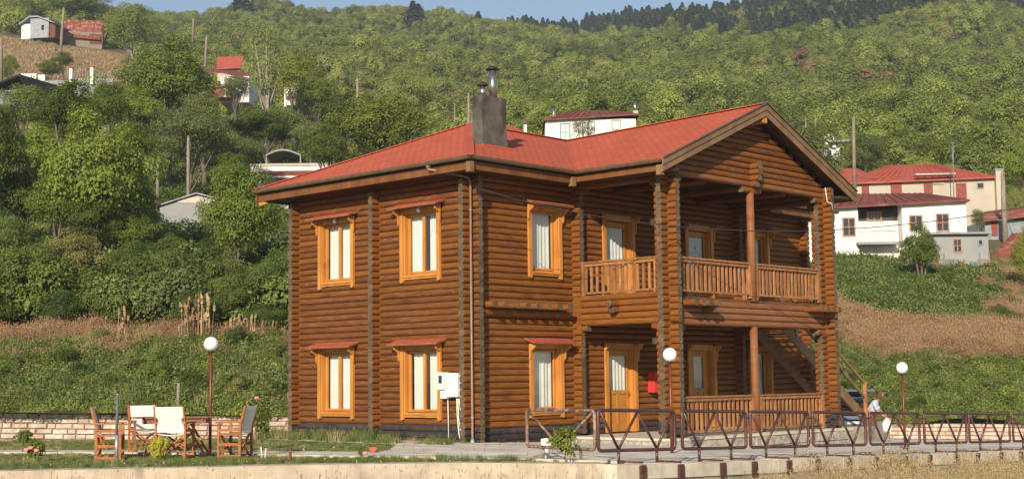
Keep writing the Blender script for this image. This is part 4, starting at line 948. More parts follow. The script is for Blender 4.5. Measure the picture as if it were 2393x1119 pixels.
# ================================================================== garden furniture
def bar_box(b, a, c, w, h): b.beam(a, c, w, h)
def make_chair():
    """folding canvas armchair; faces -y"""
    t = empty('folding_chair', (0, 0, 0))
    for s in (-1, 1):
        x = s * .27
        b = MB(); b.beam((x, -.21, 0), (x, -.21, .62), .035, .045, (0, 1, 0)); b.build('leg', 'chair_wood', t)
        b = MB(); b.beam((x, .20, 0), (x, .20, .60), .035, .045, (0, 1, 0)); b.beam((x, .19, .52), (x, .30, .93), .03, .04, (0, 1, 0)); b.build('back_post', 'chair_wood', t)
        b = MB(); b.beam((x, -.27, .635), (x, .25, .635), .06, .025); b.build('armrest', 'chair_wood', t)
        for z in (.03, .24, .50):
            b = MB(); b.beam((x, -.21, z), (x, .20, z), .022, .05); b.build('side_rail', 'chair_wood', t)
        b = MB(); b.beam((x, -.21, .42), (x, .20, .42), .022, .03); b.build('seat_rail', 'chair_wood', t)
    for y in (-.17, .16):
        for s in (-1, 1):
            b = MB(); b.beam((s * .25, y + s * .013, .04), (-s * .25, y + s * .013, .43), .024, .04, (0, 1, 0)); b.build('cross_leg', 'chair_wood', t)
    b = MB(); n = 8; b.add([(-.26 + .52 * i / n, y, .445 - .03 * math.sin(PI * i / n) + dz) for dz in (0, -.012) for y in (-.21, .19) for i in range(n + 1)],
        [(i, i + 1, n + 2 + i, n + 1 + i) for i in range(n)] + [(2 * n + 2 + i, 3 * n + 3 + i, 3 * n + 4 + i, 2 * n + 3 + i) for i in range(n)] + [(i, 2 * n + 2 + i, 2 * n + 3 + i, i + 1) for i in range(n)] + [(n + 1 + i, n + 2 + i, 3 * n + 4 + i, 3 * n + 3 + i) for i in range(n)], True); b.build('seat', 'canvas', t)
    b = MB(); nz = 8; rows = []
    for i in range(nz + 1):
        f = i / nz; z = .47 + f * .45; y = .185 + .115 * max(0, (z - .52) / .41) + .006; hwid = .275 if z > .72 else .19 + .07 * abs(math.cos(f * 2.6)) ; rows.append((hwid, y, z))
    b.add([(s * hw_, y + dy, z) for dy in (0, .012) for hw_, y, z in rows for s in (-1, 1)],
          [(2 * i, 2 * i + 1, 2 * i + 3, 2 * i + 2) for i in range(nz)] + [(2 * (nz + 1) + 2 * i, 2 * (nz + 1) + 2 * i + 2, 2 * (nz + 1) + 2 * i + 3, 2 * (nz + 1) + 2 * i + 1) for i in range(nz)]); b.build('backrest', 'canvas', t)
    return t
ch0 = make_chair(); VD = math.atan2(FWD.y, FWD.x)     # heading away from the camera
def chair_at(o, px, py, D, face, label):
    p = at(px, py, D); o.location = (p.x, p.y, gz(p.x, p.y) + .005); o.rotation_euler = (0, 0, VD + math.radians(face) + PI / 2)
    o.scale = (1.08, 1.08, 1.08); props(o, label, 'chair', 'canvas folding chairs round the garden table')
# face: direction the sitter looks, relative to the line of sight (0 = away, -90 = to the right)
chair_at(ch0, 255, 1074, 27.0, -80, 'canvas folding chair side on at the left end of the table')
chair_at(copy_tree(ch0), 340, 1068, 29.4, -150, 'canvas folding chair on the far side of the table facing the viewer')
chair_at(copy_tree(ch0), 408, 1076, 27.0, -8, 'canvas folding chair with its white back to the viewer')
chair_at(copy_tree(ch0), 550, 1074, 27.6, 78, 'canvas folding chair side on right of the table')
p = at(412, 1070, 28.0); tb = empty('garden_table', (p.x, p.y, gz(p.x, p.y)), VD - PI / 2 + .10, label='dark wooden folding garden table among the canvas chairs', cat='table')
for i in range(10):
    y = -.44 + i * .09; hwid = .86 - .20 * max(0, abs(y) - .2) / .25
    b = MB(); b.bx(-hwid, hwid, y, y + .082, .765, .79); b.build('slat', 'table_wood', tb)
for s in (-1, 1):
    b = MB(); b.beam((s * .55, -.4, .74), (s * .55, .4, .74), .04, .045); b.build('top_rail', 'table_wood', tb)
    b = MB(); b.bx(*sorted((s * .62, s * .60)), -.38, .38, .66, .762); b.build('apron', 'table_wood', tb); b = MB(); b.bx(-.60, .60, *sorted((s * .38, s * .36)), .66, .762); b.build('apron', 'table_wood', tb)
    for k in (-1, 1):
        b = MB(); b.beam((s * .62, k * .33, .0), (s * .18, k * .33, .74), .045, .035, (0, 1, 0)); b.build('leg', 'chair_wood', tb)
b = MB(); b.beam((-.5, -.33, .2), (.5, -.33, .2), .02, .04); b.beam((-.5, .33, .2), (.5, .33, .2), .02, .04); b.build('stretcher', 'chair_wood', tb)
p = at(272, 1078, 26.5); t = empty('umbrella_post', (p.x, p.y, gz(p.x, p.y)), label='grey metal tube standing in the grass beside the left chair', cat='post')
b = MB(); b.tube([(0, 0, 0), (0, 0, .48)], .036, 10); b.build('socket', 'galv', t)
b = MB(); b.tube([(0, 0, .48), (0, 0, 1.24)], .026, 10); b.build('tube', 'pole_grey', t)
b = MB(); b.lathe([(0, 1.27), (.03, 1.25), (.03, 1.235), (0, 1.235)], 10); b.build('cap', 'galv', t)
def stake(name, px, py, D, h, r, m, label, cat='post', lean=0):
    p = at(px, py, D); b = MB(); b.tube([(0, 0, -.1), (lean * h * .5, 0, h * .55), (lean * h, 0, h)], [r, r * .95, r * .85], 8); o = b.build(name, m, None, (p.x, p.y, p.z)); props(o, label, cat); return o
stake('iron_stake', 678, 1098, 26.0, .42, .028, 'rust', 'short rusty iron stake at the edge of the grass strip')
stake('white_peg', 613, 1072, 27, .24, .012, 'white_box', 'left one of two thin white pegs right of the chairs', lean=-.15)
stake('white_peg', 619, 1074, 27, .22, .012, 'white_box', 'right one of two thin white pegs right of the chairs', lean=.1)
stake('wooden_stake', 415, 966, 38.6, .84, .05, 'old_wood', 'grey wooden stake above the stone wall', lean=.03)
p = at(1277, 1060, 27.2); b = MB(); b.lathe([(.0, .0), (.07, 0), (.06, .2), (.11, .26), (.11, .38), (.0, .40)], 12); o = b.build('water_standpipe', 'white_box', None, (p.x, p.y, gz(p.x, p.y))); props(o, 'white standpipe behind the shrub at the fence end', 'standpipe')
p = at(873, 1040, 29.5); b = MB(); b.lathe([(0, 0), (.075, 0), (.10, .12), (.085, .12), (.07, .03), (0, .03)], 12); o = b.build('flower_pot', 'village_tile', None, (p.x, p.y, gz(p.x, p.y))); props(o, 'small red pot on the paving near the house', 'pot')
b = MB(); b.bx(-.08, .08, -.06, .06, 0, .09); b.tube([(-.03, -.07, .05), (-.03, -.13, .05)], .03, 8); o = b.build('floodlight', 'steel_dark', None, (.55, -.45, gz(.5, -.4) + .02)); props(o, 'small dark floodlight on the ground by the house corner', 'light')
# ================================================================== the village
def frame_at(px, py, D, rot=0, **k):
    p = at(px, py, D); return empty(k.pop('name'), p, math.atan2(RGT.y, RGT.x) + math.radians(rot), **k)
class Lot:
    """building set out in photo pixels of its own front wall at depth D, real metres inside"""
    def __init__(s, name, label, cat, px, py, D, rot=0):
        s.s = D / FPX; s.D = D; s.px, s.py = px, py; s.o = frame_at(px, py, D, rot, name=name, label=label, cat=cat); s.c = math.cos(math.radians(rot))
    def X(s, px, d=0): return ((px - 1196.5) * (s.D + d) - (s.px - 1196.5) * s.D) / FPX / s.c
    def Z(s, py, d=0): return at(s.px, py, s.D + d).z - s.o.location.z
    def p(s, px, py, d): return (s.X(px, d), d, s.Z(py, d))
    def box(s, nm, m, x0, x1, y0, y1, d0, d1, parent=None, **k):
        b = MB(); b.bx(s.X(x0), s.X(x1), d0, d1, s.Z(y1), s.Z(y0)); return b.build(nm, m, parent or s.o, **k)
    def window(s, x0, x1, y0, y1, m='village_frame', d=0, bars=2, pane='dark_glass', nm='window'):
        X0, X1, Z0, Z1 = s.X(x0), s.X(x1), s.Z(y1), s.Z(y0); t = max(.05, (X1 - X0) * .09)
        b = MB(); b.bx(X0, X0 + t, d - .05, d + .02, Z0, Z1); b.bx(X1 - t, X1, d - .05, d + .02, Z0, Z1); b.bx(X0 + t, X1 - t, d - .05, d + .02, Z0, Z0 + t); b.bx(X0 + t, X1 - t, d - .05, d + .02, Z1 - t, Z1)
        if bars: xm = (X0 + X1) / 2; b.bx(xm - t * .35, xm + t * .35, d - .04, d + .02, Z0 + t, Z1 - t); zm = Z0 + (Z1 - Z0) * .5; b.bx(X0 + t, xm - t * .36, d - .035, d + .02, zm - t * .3, zm + t * .3); b.bx(xm + t * .36, X1 - t, d - .035, d + .02, zm - t * .3, zm + t * .3)
        w = b.build(nm, m, s.o); b = MB(); b.bx(X0 + t, X1 - t, d - .012, d + .0, Z0 + t, Z1 - t); b.build('pane', pane, w); return w
    def door(s, x0, x1, y0, y1, m='village_door', d=0):
        b = MB(); b.bx(s.X(x0), s.X(x1), d - .03, d + .02, s.Z(y1), s.Z(y0)); dd = b.build('door', m, s.o); b = MB(); t = .05
        b.bx(s.X(x0) - t, s.X(x0) - .002, d - .05, d + .02, s.Z(y1), s.Z(y0) + t); b.bx(s.X(x1) + .002, s.X(x1) + t, d - .05, d + .02, s.Z(y1), s.Z(y0) + t); b.build('door_frame', 'grey_wall', dd); return dd
    def hip(s, m, x0, x1, ye, xr0, xr1, yr, dep, over=.35, edge='brown_tile', thick=.1, y_l=None, y_r=None):
        """hipped roof: eave at rows y_l..y_r, ridge xr0..xr1 at row yr half way back"""
        yl, yr_ = (ye if y_l is None else y_l), (ye if y_r is None else y_r)
        X0, X1 = s.X(x0), s.X(x1); zl, zr = s.Z(yl), s.Z(yr_); A, B = s.p(xr0, yr, dep / 2), s.p(xr1, yr, dep / 2)
        a, b_, c, d = (X0, -over, zl), (X1, -over, zr), (X1, dep + over, zr), (X0, dep + over, zl); b = MB()
        for p in ([a, b_, B, A], [b_, c, B], [c, d, A, B], [d, a, A]): b.prism(p, (0, 0, -thick))
        r = b.build('roof', m, s.o)
        # sheet seams down the front slope
        g = MB(); n = max(4, int((X1 - X0) / .55))
        for i in range(1, n):
            t = i / n; p = Vector(a).lerp(Vector(b_), t); q = Vector(A).lerp(Vector(B), t); g.beam(p + Vector((0, 0, .02)), q + Vector((0, 0, .02)), .05, .03)
        g.build('seams', m, r, kind='stuff'); return r
    def pipe(s, x, y0, y1, d, r=.1, m='steel', cap='steel_dark', nm='flue'):
        b = MB(); b.tube([(s.X(x), d, s.Z(y1)), (s.X(x), d, s.Z(y0))], r, 10); f = b.build(nm, m, s.o)
        b = MB(); b.lathe([(0, .1), (r * 1.7, 0), (0, 0)], 10, (s.X(x), d, s.Z(y0) + .05)); b.build('cap', cap, f)

# whitewashed old house, right
Dh = 79; q = Lot('village_house', 'old whitewashed house with dark red roof and recessed balcony at the right', 'house', 1890, 640, Dh)
for a in ((1890, 2010, 484, 660), (2113, 2264, 474, 660)): q.box('wall', 'whitewash', *a, 0, 6)
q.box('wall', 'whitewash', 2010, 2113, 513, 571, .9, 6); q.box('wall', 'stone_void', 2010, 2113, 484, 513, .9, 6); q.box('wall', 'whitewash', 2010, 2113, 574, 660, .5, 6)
q.box('balcony_slab', 'grey_wall', 2003, 2098, 568, 574, -.5, .9)
b = MB()
for i in range(15): xx = q.X(2006 + 6 * i); b.tube([(xx, -.46, q.Z(570)), (xx, -.46, q.Z(543))], .012, 5)
b.tube([(q.X(2004), -.46, q.Z(543)), (q.X(2092), -.46, q.Z(543))], .02, 6); b.build('balcony_rail', 'rail_green', q.o)
q.hip('brown_tile', 1886, 2270, 480, 1960, 2170, 452, 6.2, y_l=487, y_r=470)
for w_ in ((1972, 2003, 508, 553), (2129, 2161, 504, 541), (2192, 2223, 501, 544)): q.window(*w_, d=-.002)
q.window(2040, 2075, 490, 513, 'village_frame', d=.89, bars=1); q.door(2044, 2078, 598, 640, d=.49)
b = MB()
for xx in (2020, 2036, 2092, 2110): b.tube([(q.X(xx), .3, q.Z(640)), (q.X(xx), .3, q.Z(585))], .05, 6)
b.build('yard_posts', 'old_wood', q.o)
# grey annex and tin fence
q = Lot('annex_shed', 'grey plastered lean-to shed beside the whitewashed house', 'shed', 2175, 640, 77)
q.box('wall', 'grey_wall', 2185, 2313, 549, 650, 0, 4); q.box('roof', 'tin', 2172, 2318, 543, 548, -.3, 4.3); q.window(2230, 2250, 558, 590, 'village_frame', d=-.002, bars=1); q.window(2288, 2300, 560, 574, 'grey_wall', d=-.002, bars=0)
q = Lot('tin_fence', 'patched corrugated tin fence below the grey annex', 'fence', 2150, 640, 74.5)
x = 2150
for i in range(11):
    wv = 15; b = MB(); n = 8; X0, X1 = q.X(x), q.X(x + wv - .6); zt_ = q.Z(606 + (i * 37 % 9)); v = [(X0 + (X1 - X0) * j / n, .03 * (j % 2), z) for z in (q.Z(648), zt_) for j in range(n + 1)]
    b.add(v, [(j, j + 1, n + 2 + j, n + 1 + j) for j in range(n)]); b.build('sheet', ('tin', 'tin', 'rusty_sheet', 'grey_wall')[i % 4], q.o, fix=False); x += wv
for xx in (2122, 2165, 2207, 2290, 2312): b = MB(); b.tube([(q.X(xx), -.06, q.Z(648)), (q.X(xx), -.06, q.Z(592))], .045, 6); b.build('post', 'old_wood', q.o)
# beige house
q = Lot('village_house', 'beige rendered house with bright red hip roof above the whitewashed house', 'house', 1975, 560, 99, rot=-4)
q.box('wall', 'beige_wall', 1985, 2335, 424, 600, 0, 9); q.hip('village_tile', 1966, 2330, 415, 2068, 2180, 386, 9.4, y_l=428, y_r=420)
q.box('canopy', 'beige_wall', 2137, 2228, 411, 414.5, -.8, 0)
for w_ in ((2017, 2034, 431, 455), (2084, 2109, 427, 455), (2160, 2180, 432, 455), (2233, 2257, 432, 470)): q.box('shutter', 'village_door', *w_, -.06, -.004)
for w_ in ((2109, 2136, 426, 430), (2180, 2206, 430, 434)): q.box('lintel', 'grey_wall', *w_, -.08, 0)
q.window(2281, 2297, 432, 446, 'grey_wall', d=-.002, bars=0)
q.box('chimney', 'beige_wall', 2321, 2337, 404, 560, -.5, -.02); q.box('chimney_cap', 'grey_wall', 2319, 2339, 402, 406, -.55, .02); q.box('chimney', 'brown_tile', 2280, 2291, 400, 416, 2, 2.6)
# sheds at the right edge
q = Lot('tin_shed', 'small shed with rusty roof at the right edge behind the annex', 'shed', 2290, 560, 92)
q.box('wall', 'tin', 2303, 2420, 515, 600, 0, 4); q.box('wall', 'village_door', 2318, 2332, 517, 552, -.04, -.002)
b = MB(); b.prism([q.p(2288, 517, -.5), q.p(2430, 503, -.5), q.p(2430, 478, 4), q.p(2300, 494, 4)], (0, 0, -.06)); b.build('roof', 'rusty_sheet', q.o)
q = Lot('low_barn', 'low barn with faded red sheet roof at the right edge', 'barn', 2315, 640, 80)
b = MB(); b.prism([q.p(2308, 612, -.4), q.p(2480, 612, -.4), q.p(2480, 540, 4.2), q.p(2372, 545, 4.2)], (0, 0, -.07)); r_o = b.build('roof', 'rusty_sheet', q.o)
q.box('wall', 'old_wood', 2316, 2480, 612, 650, 0, 4)
g = MB()
for i in range(12): t = i / 12; g.beam(Vector(q.p(2308, 612, -.4)).lerp(Vector(q.p(2480, 612, -.4)), t) + Vector((0, 0, .02)), Vector(q.p(2372, 545, 4.2)).lerp(Vector(q.p(2480, 540, 4.2)), t) + Vector((0, 0, .02)), .06, .03)
g.build('seams', 'rusty_sheet', r_o, kind='stuff')
# far white houses, right of the gable
q = Lot('village_house', 'small white house with two chimneys half hidden by trees beyond the gable', 'house', 1925, 440, 128)
q.box('wall', 'whitewash', 1928, 1966, 338, 395, 0, 5); q.box('wall', 'whitewash', 1925, 1975, 392, 440, -1, 5); q.hip('village_tile', 1930, 1962, 332, 1938, 1950, 322, 5.2); q.window(1934, 1948, 398, 412, 'blue_frame', d=-1.002, bars=1); q.window(1936, 1946, 350, 364, 'grey_wall', d=-.002, bars=0)
for xx in (1929, 1946): q.box('chimney', 'whitewash', xx, xx + 9, 318, 345, -.4, -.02); q.box('chimney_cap', 'tin', xx - 2, xx + 11, 314, 318, -.5, .1)
q.box('canopy', 'tin', 1935, 1985, 330, 334, -1.0, -.01)
q = Lot('village_house', 'low house showing only its bright red roof between gable and beige house', 'house', 1940, 460, 112)
q.box('wall', 'beige_wall', 1945, 2040, 420, 480, 0, 6); q.hip('village_tile', 1935, 2045, 420, 1975, 2005, 393, 7, y_l=424, y_r=415)
# white house behind the main roof
q = Lot('village_house', 'white house with brown roof and two flues seen over the log house roof', 'house', 1276, 400, 108)
q.box('wall', 'whitewash', 1276, 1488, 278, 430, 0, 7); q.hip('brown_tile', 1272, 1496, 272, 1330, 1440, 257, 7.4, y_l=279, y_r=268)
q.window(1310, 1334, 287, 330, 'blue_frame', d=-.002, pane='curtain'); q.window(1431, 1453, 280, 304, 'grey_wall', d=-.002, pane='curtain', bars=0); q.window(1375, 1392, 283, 312, 'blue_frame', d=-.002, pane='curtain')
q.pipe(1297, 242, 275, 1.2, .12); q.pipe(1489, 232, 262, .6, .12); q.box('chimney', 'village_tile', 1292, 1302, 262, 276, 1, 1.4); q.box('chimney', 'beige_wall', 1484, 1495, 256, 268, .4, .9)
q = Lot('village_house', 'house showing a sliver of red roof right behind the concrete chimney', 'house', 1180, 360, 96)
q.box('wall', 'whitewash', 1165, 1215, 309, 400, 0, 5); q.hip('village_tile', 1158, 1222, 308, 1178, 1202, 294, 5.4); q.box('chimney', 'whitewash', 1225, 1232, 286, 330, .5, .9); q.box('chimney_cap', 'brown_tile', 1223, 1234, 282, 286, .4, 1.0)
# left group
q = Lot('village_house', 'grey unfinished concrete house with shallow gable among the trees', 'house', 372, 600, 80, rot=8)
b = MB(); b.prism([(q.X(372), 0, q.Z(620)), (q.X(520), 0, q.Z(620)), (q.X(520), 0, q.Z(470)), (q.X(455), 0, q.Z(453)), (q.X(372), 0, q.Z(480))], (0, 6, 0)); b.build('wall', 'grey_wall', q.o)
b = MB(); b.prism([(q.X(412), -.04, q.Z(472)), (q.X(517), -.04, q.Z(474)), (q.X(517), -.04, q.Z(468)), (q.X(455), -.04, q.Z(456)), (q.X(412), -.04, q.Z(468))], (0, .03, 0)); b.build('gable_panel', 'kerb_pale', q.o)
b = MB(); b.prism([(q.X(364), -.2, q.Z(482)), (q.X(455), -.2, q.Z(451)), (q.X(525), -.2, q.Z(469)), (q.X(525), -.2, q.Z(467)), (q.X(455), -.2, q.Z(448)), (q.X(364), -.2, q.Z(480))], (0, 6.4, 0)); b.build('roof', 'tin', q.o)
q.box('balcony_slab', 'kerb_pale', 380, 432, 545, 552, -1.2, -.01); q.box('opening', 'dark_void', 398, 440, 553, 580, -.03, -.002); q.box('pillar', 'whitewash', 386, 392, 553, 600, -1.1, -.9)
q = Lot('village_house', 'long white house with brown tiled veranda roof behind the left eaves', 'house', 585, 480, 96)
q.box('wall', 'whitewash', 598, 760, 388, 520, 0, 6); q.box('flat_roof', 'beige_wall', 586, 775, 384, 390, -.5, 6.2); q.box('parapet', 'whitewash', 588, 770, 391, 404, -.45, -.02)
b = MB(); b.prism([q.p(596, 418, -1.6), q.p(770, 418, -1.6), q.p(770, 399, -.46), q.p(612, 399, -.46)], (0, 0, -.06)); b.build('veranda_roof', 'brown_tile', q.o)
q.box('veranda_beam', 'whitewash', 598, 768, 419, 423, -1.55, -1.4); q.box('pillar', 'whitewash', 615, 624, 423, 500, -1.5, -1.3)
q = Lot('arched_shelter', 'grey arched shelter roof above the white house behind the left eaves', 'shelter', 615, 400, 104)
b = MB(); n = 10; arc = [(q.X(618 + 85 * i / n), 0, q.Z(362 - 14 * math.sin(PI * i / n))) for i in range(n + 1)]
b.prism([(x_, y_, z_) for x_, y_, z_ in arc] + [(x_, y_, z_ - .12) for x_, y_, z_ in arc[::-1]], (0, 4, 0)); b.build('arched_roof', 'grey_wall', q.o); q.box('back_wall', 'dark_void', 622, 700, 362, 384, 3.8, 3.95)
for xx in (620, 700): q.box('post', 'grey_wall', xx, xx + 3, 362, 400, .1, .25)
q = Lot('village_house', 'bit of white house wall showing left of the log corner', 'house', 640, 610, 66)
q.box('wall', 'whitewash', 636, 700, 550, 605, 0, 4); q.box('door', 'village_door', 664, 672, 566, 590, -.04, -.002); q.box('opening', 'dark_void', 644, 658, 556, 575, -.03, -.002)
q = Lot('village_house', 'small house with bright red roof high on the left slope', 'house', 500, 180, 170)
q.box('wall', 'beige_wall', 508, 560, 158, 190, 0, 6)
b = MB(); b.prism([q.p(505, 160, -.5), q.p(562, 158, -.5), q.p(570, 131, 3.4), q.p(508, 132, 3.4)], (0, 0, -.1)); b.build('roof', 'village_tile', q.o)
q = Lot('village_house', 'white house with red porch among trees high on the left', 'house', 500, 250, 158)
q.box('wall', 'whitewash', 515, 582, 178, 240, 0, 6); q.box('wall', 'village_door', 508, 548, 213, 236, -2, -.1); q.box('pillar', 'whitewash', 532, 537, 216, 236, -2.1, -2.01)
b = MB(); b.prism([q.p(440, 164, -.5), q.p(520, 168, -.5), q.p(582, 184, -.5), q.p(582, 168, 4), q.p(450, 154, 4)], (0, 0, -.12)); b.build('roof', 'brown_tile', q.o); q.box('porch_roof', 'brown_tile', 504, 552, 211, 214, -2.2, .0)
q = Lot('village_house', 'white house glimpsed through trees right of the thin poplar', 'house', 660, 260, 150)
q.box('wall', 'whitewash', 664, 718, 197, 250, 0, 5); q.box('wall', 'whitewash', 674, 702, 226, 255, -2, -.1)
q.hip('village_tile', 660, 722, 198, 675, 705, 190, 5.4); b = MB(); b.prism([q.p(668, 227, -2.3), q.p(705, 227, -2.3), q.p(698, 213, -.1), q.p(678, 213, -.1)], (0, 0, -.1)); b.build('porch_roof', 'village_tile', q.o)
# barn and shed on the dry field
p_, Db = on_hill(200, 112)
q = Lot('barn', 'old barn with streaked rusty sheet roof on the dry field', 'barn', 150, 104, Db, rot=14)
s_ = q.s
q.box('wall', 'old_wood', 158, 232, 72, 112, .1, 5.5); q.box('wall', 'rust', 205, 234, 76, 100, .02, .1)
b = MB(); X_ = q.X(232, 0); zr_ = q.Z(46, 3.2); b.prism([(X_, .1, q.Z(108)), (X_, 5.5, q.Z(108)), (X_, 5.5, q.Z(84)), (X_, 3.2, zr_ - .2), (X_, .1, q.Z(84))], (.1, 0, 0)); b.build('gable_wall', 'rust', q.o)
b = MB(); b.prism([q.p(147, 84, -.5), q.p(226, 88, -.5), q.p(246, 44, 3.2), q.p(160, 46, 3.2)], (0, 0, -.12)); r_o = b.build('roof', 'rusty_sheet', q.o)
b = MB(); b.prism([q.p(160, 46, 3.2), q.p(246, 44, 3.2), q.p(250, 88, 6.5), q.p(172, 88, 6.5)], (0, 0, -.12)); b.build('roof', 'rusty_sheet', q.o)
for i in range(11):
    t = (i + .5) / 11; b = MB(); b.beam(Vector(q.p(147, 84, -.5)).lerp(Vector(q.p(226, 88, -.5)), t) + Vector((0, 0, .05)), Vector(q.p(160, 46, 3.2)).lerp(Vector(q.p(246, 44, 3.2)), t) + Vector((0, 0, .05)), .28, .05); b.build('roof_sheet', 'rusty_sheet' if i % 4 else 'brown_tile', r_o)
q = Lot('shed', 'grey tin shed with lean-to left of the barn on the dry field', 'shed', 45, 80, Db * .98, rot=-10)
q.box('wall', 'tin', 72, 118, 45, 92, 0, 5); q.box('wall', 'whitewash', 48, 72, 56, 92, .3, 5); q.box('wall', 'rust', 118, 132, 58, 92, .3, 5); q.box('opening', 'dark_void', 100, 106, 62, 74, -.05, -.002)
b = MB(); b.prism([(q.X(46), -.4, q.Z(56)), (q.X(72), -.4, q.Z(40)), (q.X(92), -.4, q.Z(40)), (q.X(134), -.4, q.Z(58)), (q.X(134), -.4, q.Z(60)), (q.X(92), -.4, q.Z(43)), (q.X(72), -.4, q.Z(43)), (q.X(46), -.4, q.Z(59))], (0, 6, 0)); b.build('roof', 'tin', q.o)
q = Lot('cottage', 'dark shingled cottage gable at the left edge below the field', 'cottage', 0, 250, 120, rot=-20)
q.box('wall', 'tin', -40, 62, 212, 260, 0, 5); b = MB(); b.prism([(q.X(-60), -.5, q.Z(215)), (q.X(60), -.5, q.Z(185)), (q.X(76), -.5, q.Z(212)), (q.X(76), -.5, q.Z(208)), (q.X(60), -.5, q.Z(180)), (q.X(-60), -.5, q.Z(210))], (0, 6, 0)); b.build('roof', 'dark_void', q.o); q.window(24, 36, 222, 240, 'whitewash', d=-.002, bars=1)
q = Lot('terrace_wall', 'whitewashed terrace wall with square gate pillars below the dry field', 'wall', 40, 215, 165)
for i, (x0, x1, y0, y1) in enumerate(((48, 84, 172, 188), (88, 104, 175, 190))): q.box('wall', 'whitewash', x0, x1, y0, y1, 0, .3)
q.box('wall', 'grey_wall', 50, 160, 189, 225, 0, .4); q.box('wall', 'grey_wall', 172, 262, 184, 225, .3, .6)
for xx, yy in ((162, 158), (211, 156)): q.box('pillar', 'whitewash', xx, xx + 7, yy + 3, 200, -.2, .2); q.box('pillar_cap', 'village_tile', xx - 1, xx + 8, yy, yy + 3, -.3, .3)
b = MB()
for i in range(14): b.tube([(q.X(172 + 6.5 * i), .1, q.Z(186)), (q.X(172 + 6.5 * i), .1, q.Z(168))], .03, 4)
b.build('railings', 'galv', q.o, kind='stuff')

# ---- utility poles
def pole(px0, y0, px1, y1, D, r, label, arm=False, m='old_wood'):
    a = at(px1, y1, D); g = at(px0, y0, D); t = empty('utility_pole', (a.x, a.y, a.z), label=label, cat='utility pole', group='wooden utility poles on the slope')
    top_ = Vector((g.x - a.x, g.y - a.y, g.z - a.z)); b = MB(); b.tube([(0, 0, -1.5), top_ * .5, top_], [r * 1.15, r, r * .8], 8); b.build('shaft', m, t)
    if arm: u = RGT.xy.normalized(); b = MB(); b.beam(top_ + Vector((-u.x, -u.y, -.5)), top_ + Vector((u.x, u.y, -.5)), .08, .1); b.build('crossarm', m, t)
    b = MB(); b.lathe([(0, .12), (.05, .1), (.05, 0), (0, 0)], 6, tuple(top_)); b.build('insulator', 'galv', t); return t
for a in ((440, 322, 440, 470, 84, .10, 'grey wooden pole behind the grey concrete house'), (149, 20, 141, 125, 215, .22, 'pole on the dry field left of the barn'),
          (835, 186, 836, 300, 100, .11, 'pole rising above the trees behind the left roof slope'), (1095, 222, 1095, 340, 100, .10, 'thick pole just left of the concrete chimney'),
          (1063, 246, 1062, 330, 120, .07, 'thin pole left of the one beside the chimney'), (1995, 276, 1996, 420, 98, .12, 'tall pole right of the gable above the beige house'),
          (483, 86, 479, 155, 190, .18, 'middle pole of the three on the slope right of the walnut tree'), (452, 44, 451, 82, 260, .20, 'highest of the three poles right of the walnut tree'), (429, 80, 429, 112, 240, .14, 'lowest thin pole of the three behind the walnut tree'),
          (2343, 402, 2349, 560, 90, .17, 'stout wooden pole right of the beige house'), (2, 92, 2, 175, 150, .22, 'pale pole cut by the left edge of the view'), (625, 66, 621, 160, 170, .12, 'bare pole above the thin poplar'),
          (1883, 278, 1883, 330, 140, .07, 'small pole nearest the gable on the right slope'), (1905, 275, 1905, 330, 142, .05, 'thin pole right of the small one beyond the gable'), (368, 372, 369, 440, 82, .09, 'broken wooden pole left of the tall grey one')):
    pole(*a)
t = pole(2227, 336, 2227, 410, 96, .03, 'television aerial mast above the red hip roof', m='galv'); t['category'] = 'aerial'; t.name = 'aerial_mast'; del t['group']
b = MB()
for i in range(6): z = 2.0 - i * .16; b.beam((-.45 + .03 * i, 0, z), (.45 - .03 * i, 0, z), .02, .02)
b.build('aerial_bars', 'galv', t)
# ---- wires
def wire(name, pts, r, label, sag=None):
    P_ = [at(*p) for p in pts]
    if len(P_) == 2: a, c = P_; P_ = [a.lerp(c, i / 14) + Vector((0, 0, -sag * 4 * (i / 14) * (1 - i / 14))) for i in range(15)]
    b = MB(); b.tube(P_, r, 5); o = b.build(name, 'wire', None); props(o, label, 'wire'); return o
W_ = [(1107, 437), (1200, 464), (1300, 488), (1400, 506), (1480, 518), (1560, 527), (1660, 535), (1755, 539.5), (1850, 540.5), (1950, 537), (2030, 532), (2130, 523), (2240, 509), (2393, 484), (2600, 440), (2900, 365)]
wire('service_cable', [(a, b_, 33.2 + (a - 1107) * .0016) for a, b_ in W_], .011, 'dark service cable sagging from the house corner across the gallery')
wire('overhead_wire', [(440, 330, 84), (-200, 328, 75)], .014, 'thin overhead wire left of the tall grey pole', .4)
wire('overhead_wire', [(2343, 406, 90), (2700, 640, 70)], .016, 'overhead wire running down from the stout pole at the right', .6)
wire('overhead_wire', [(440, 330, 84), (835, 190, 100)], .012, 'thin wire between the grey pole and the pole behind the roof', 2.2)

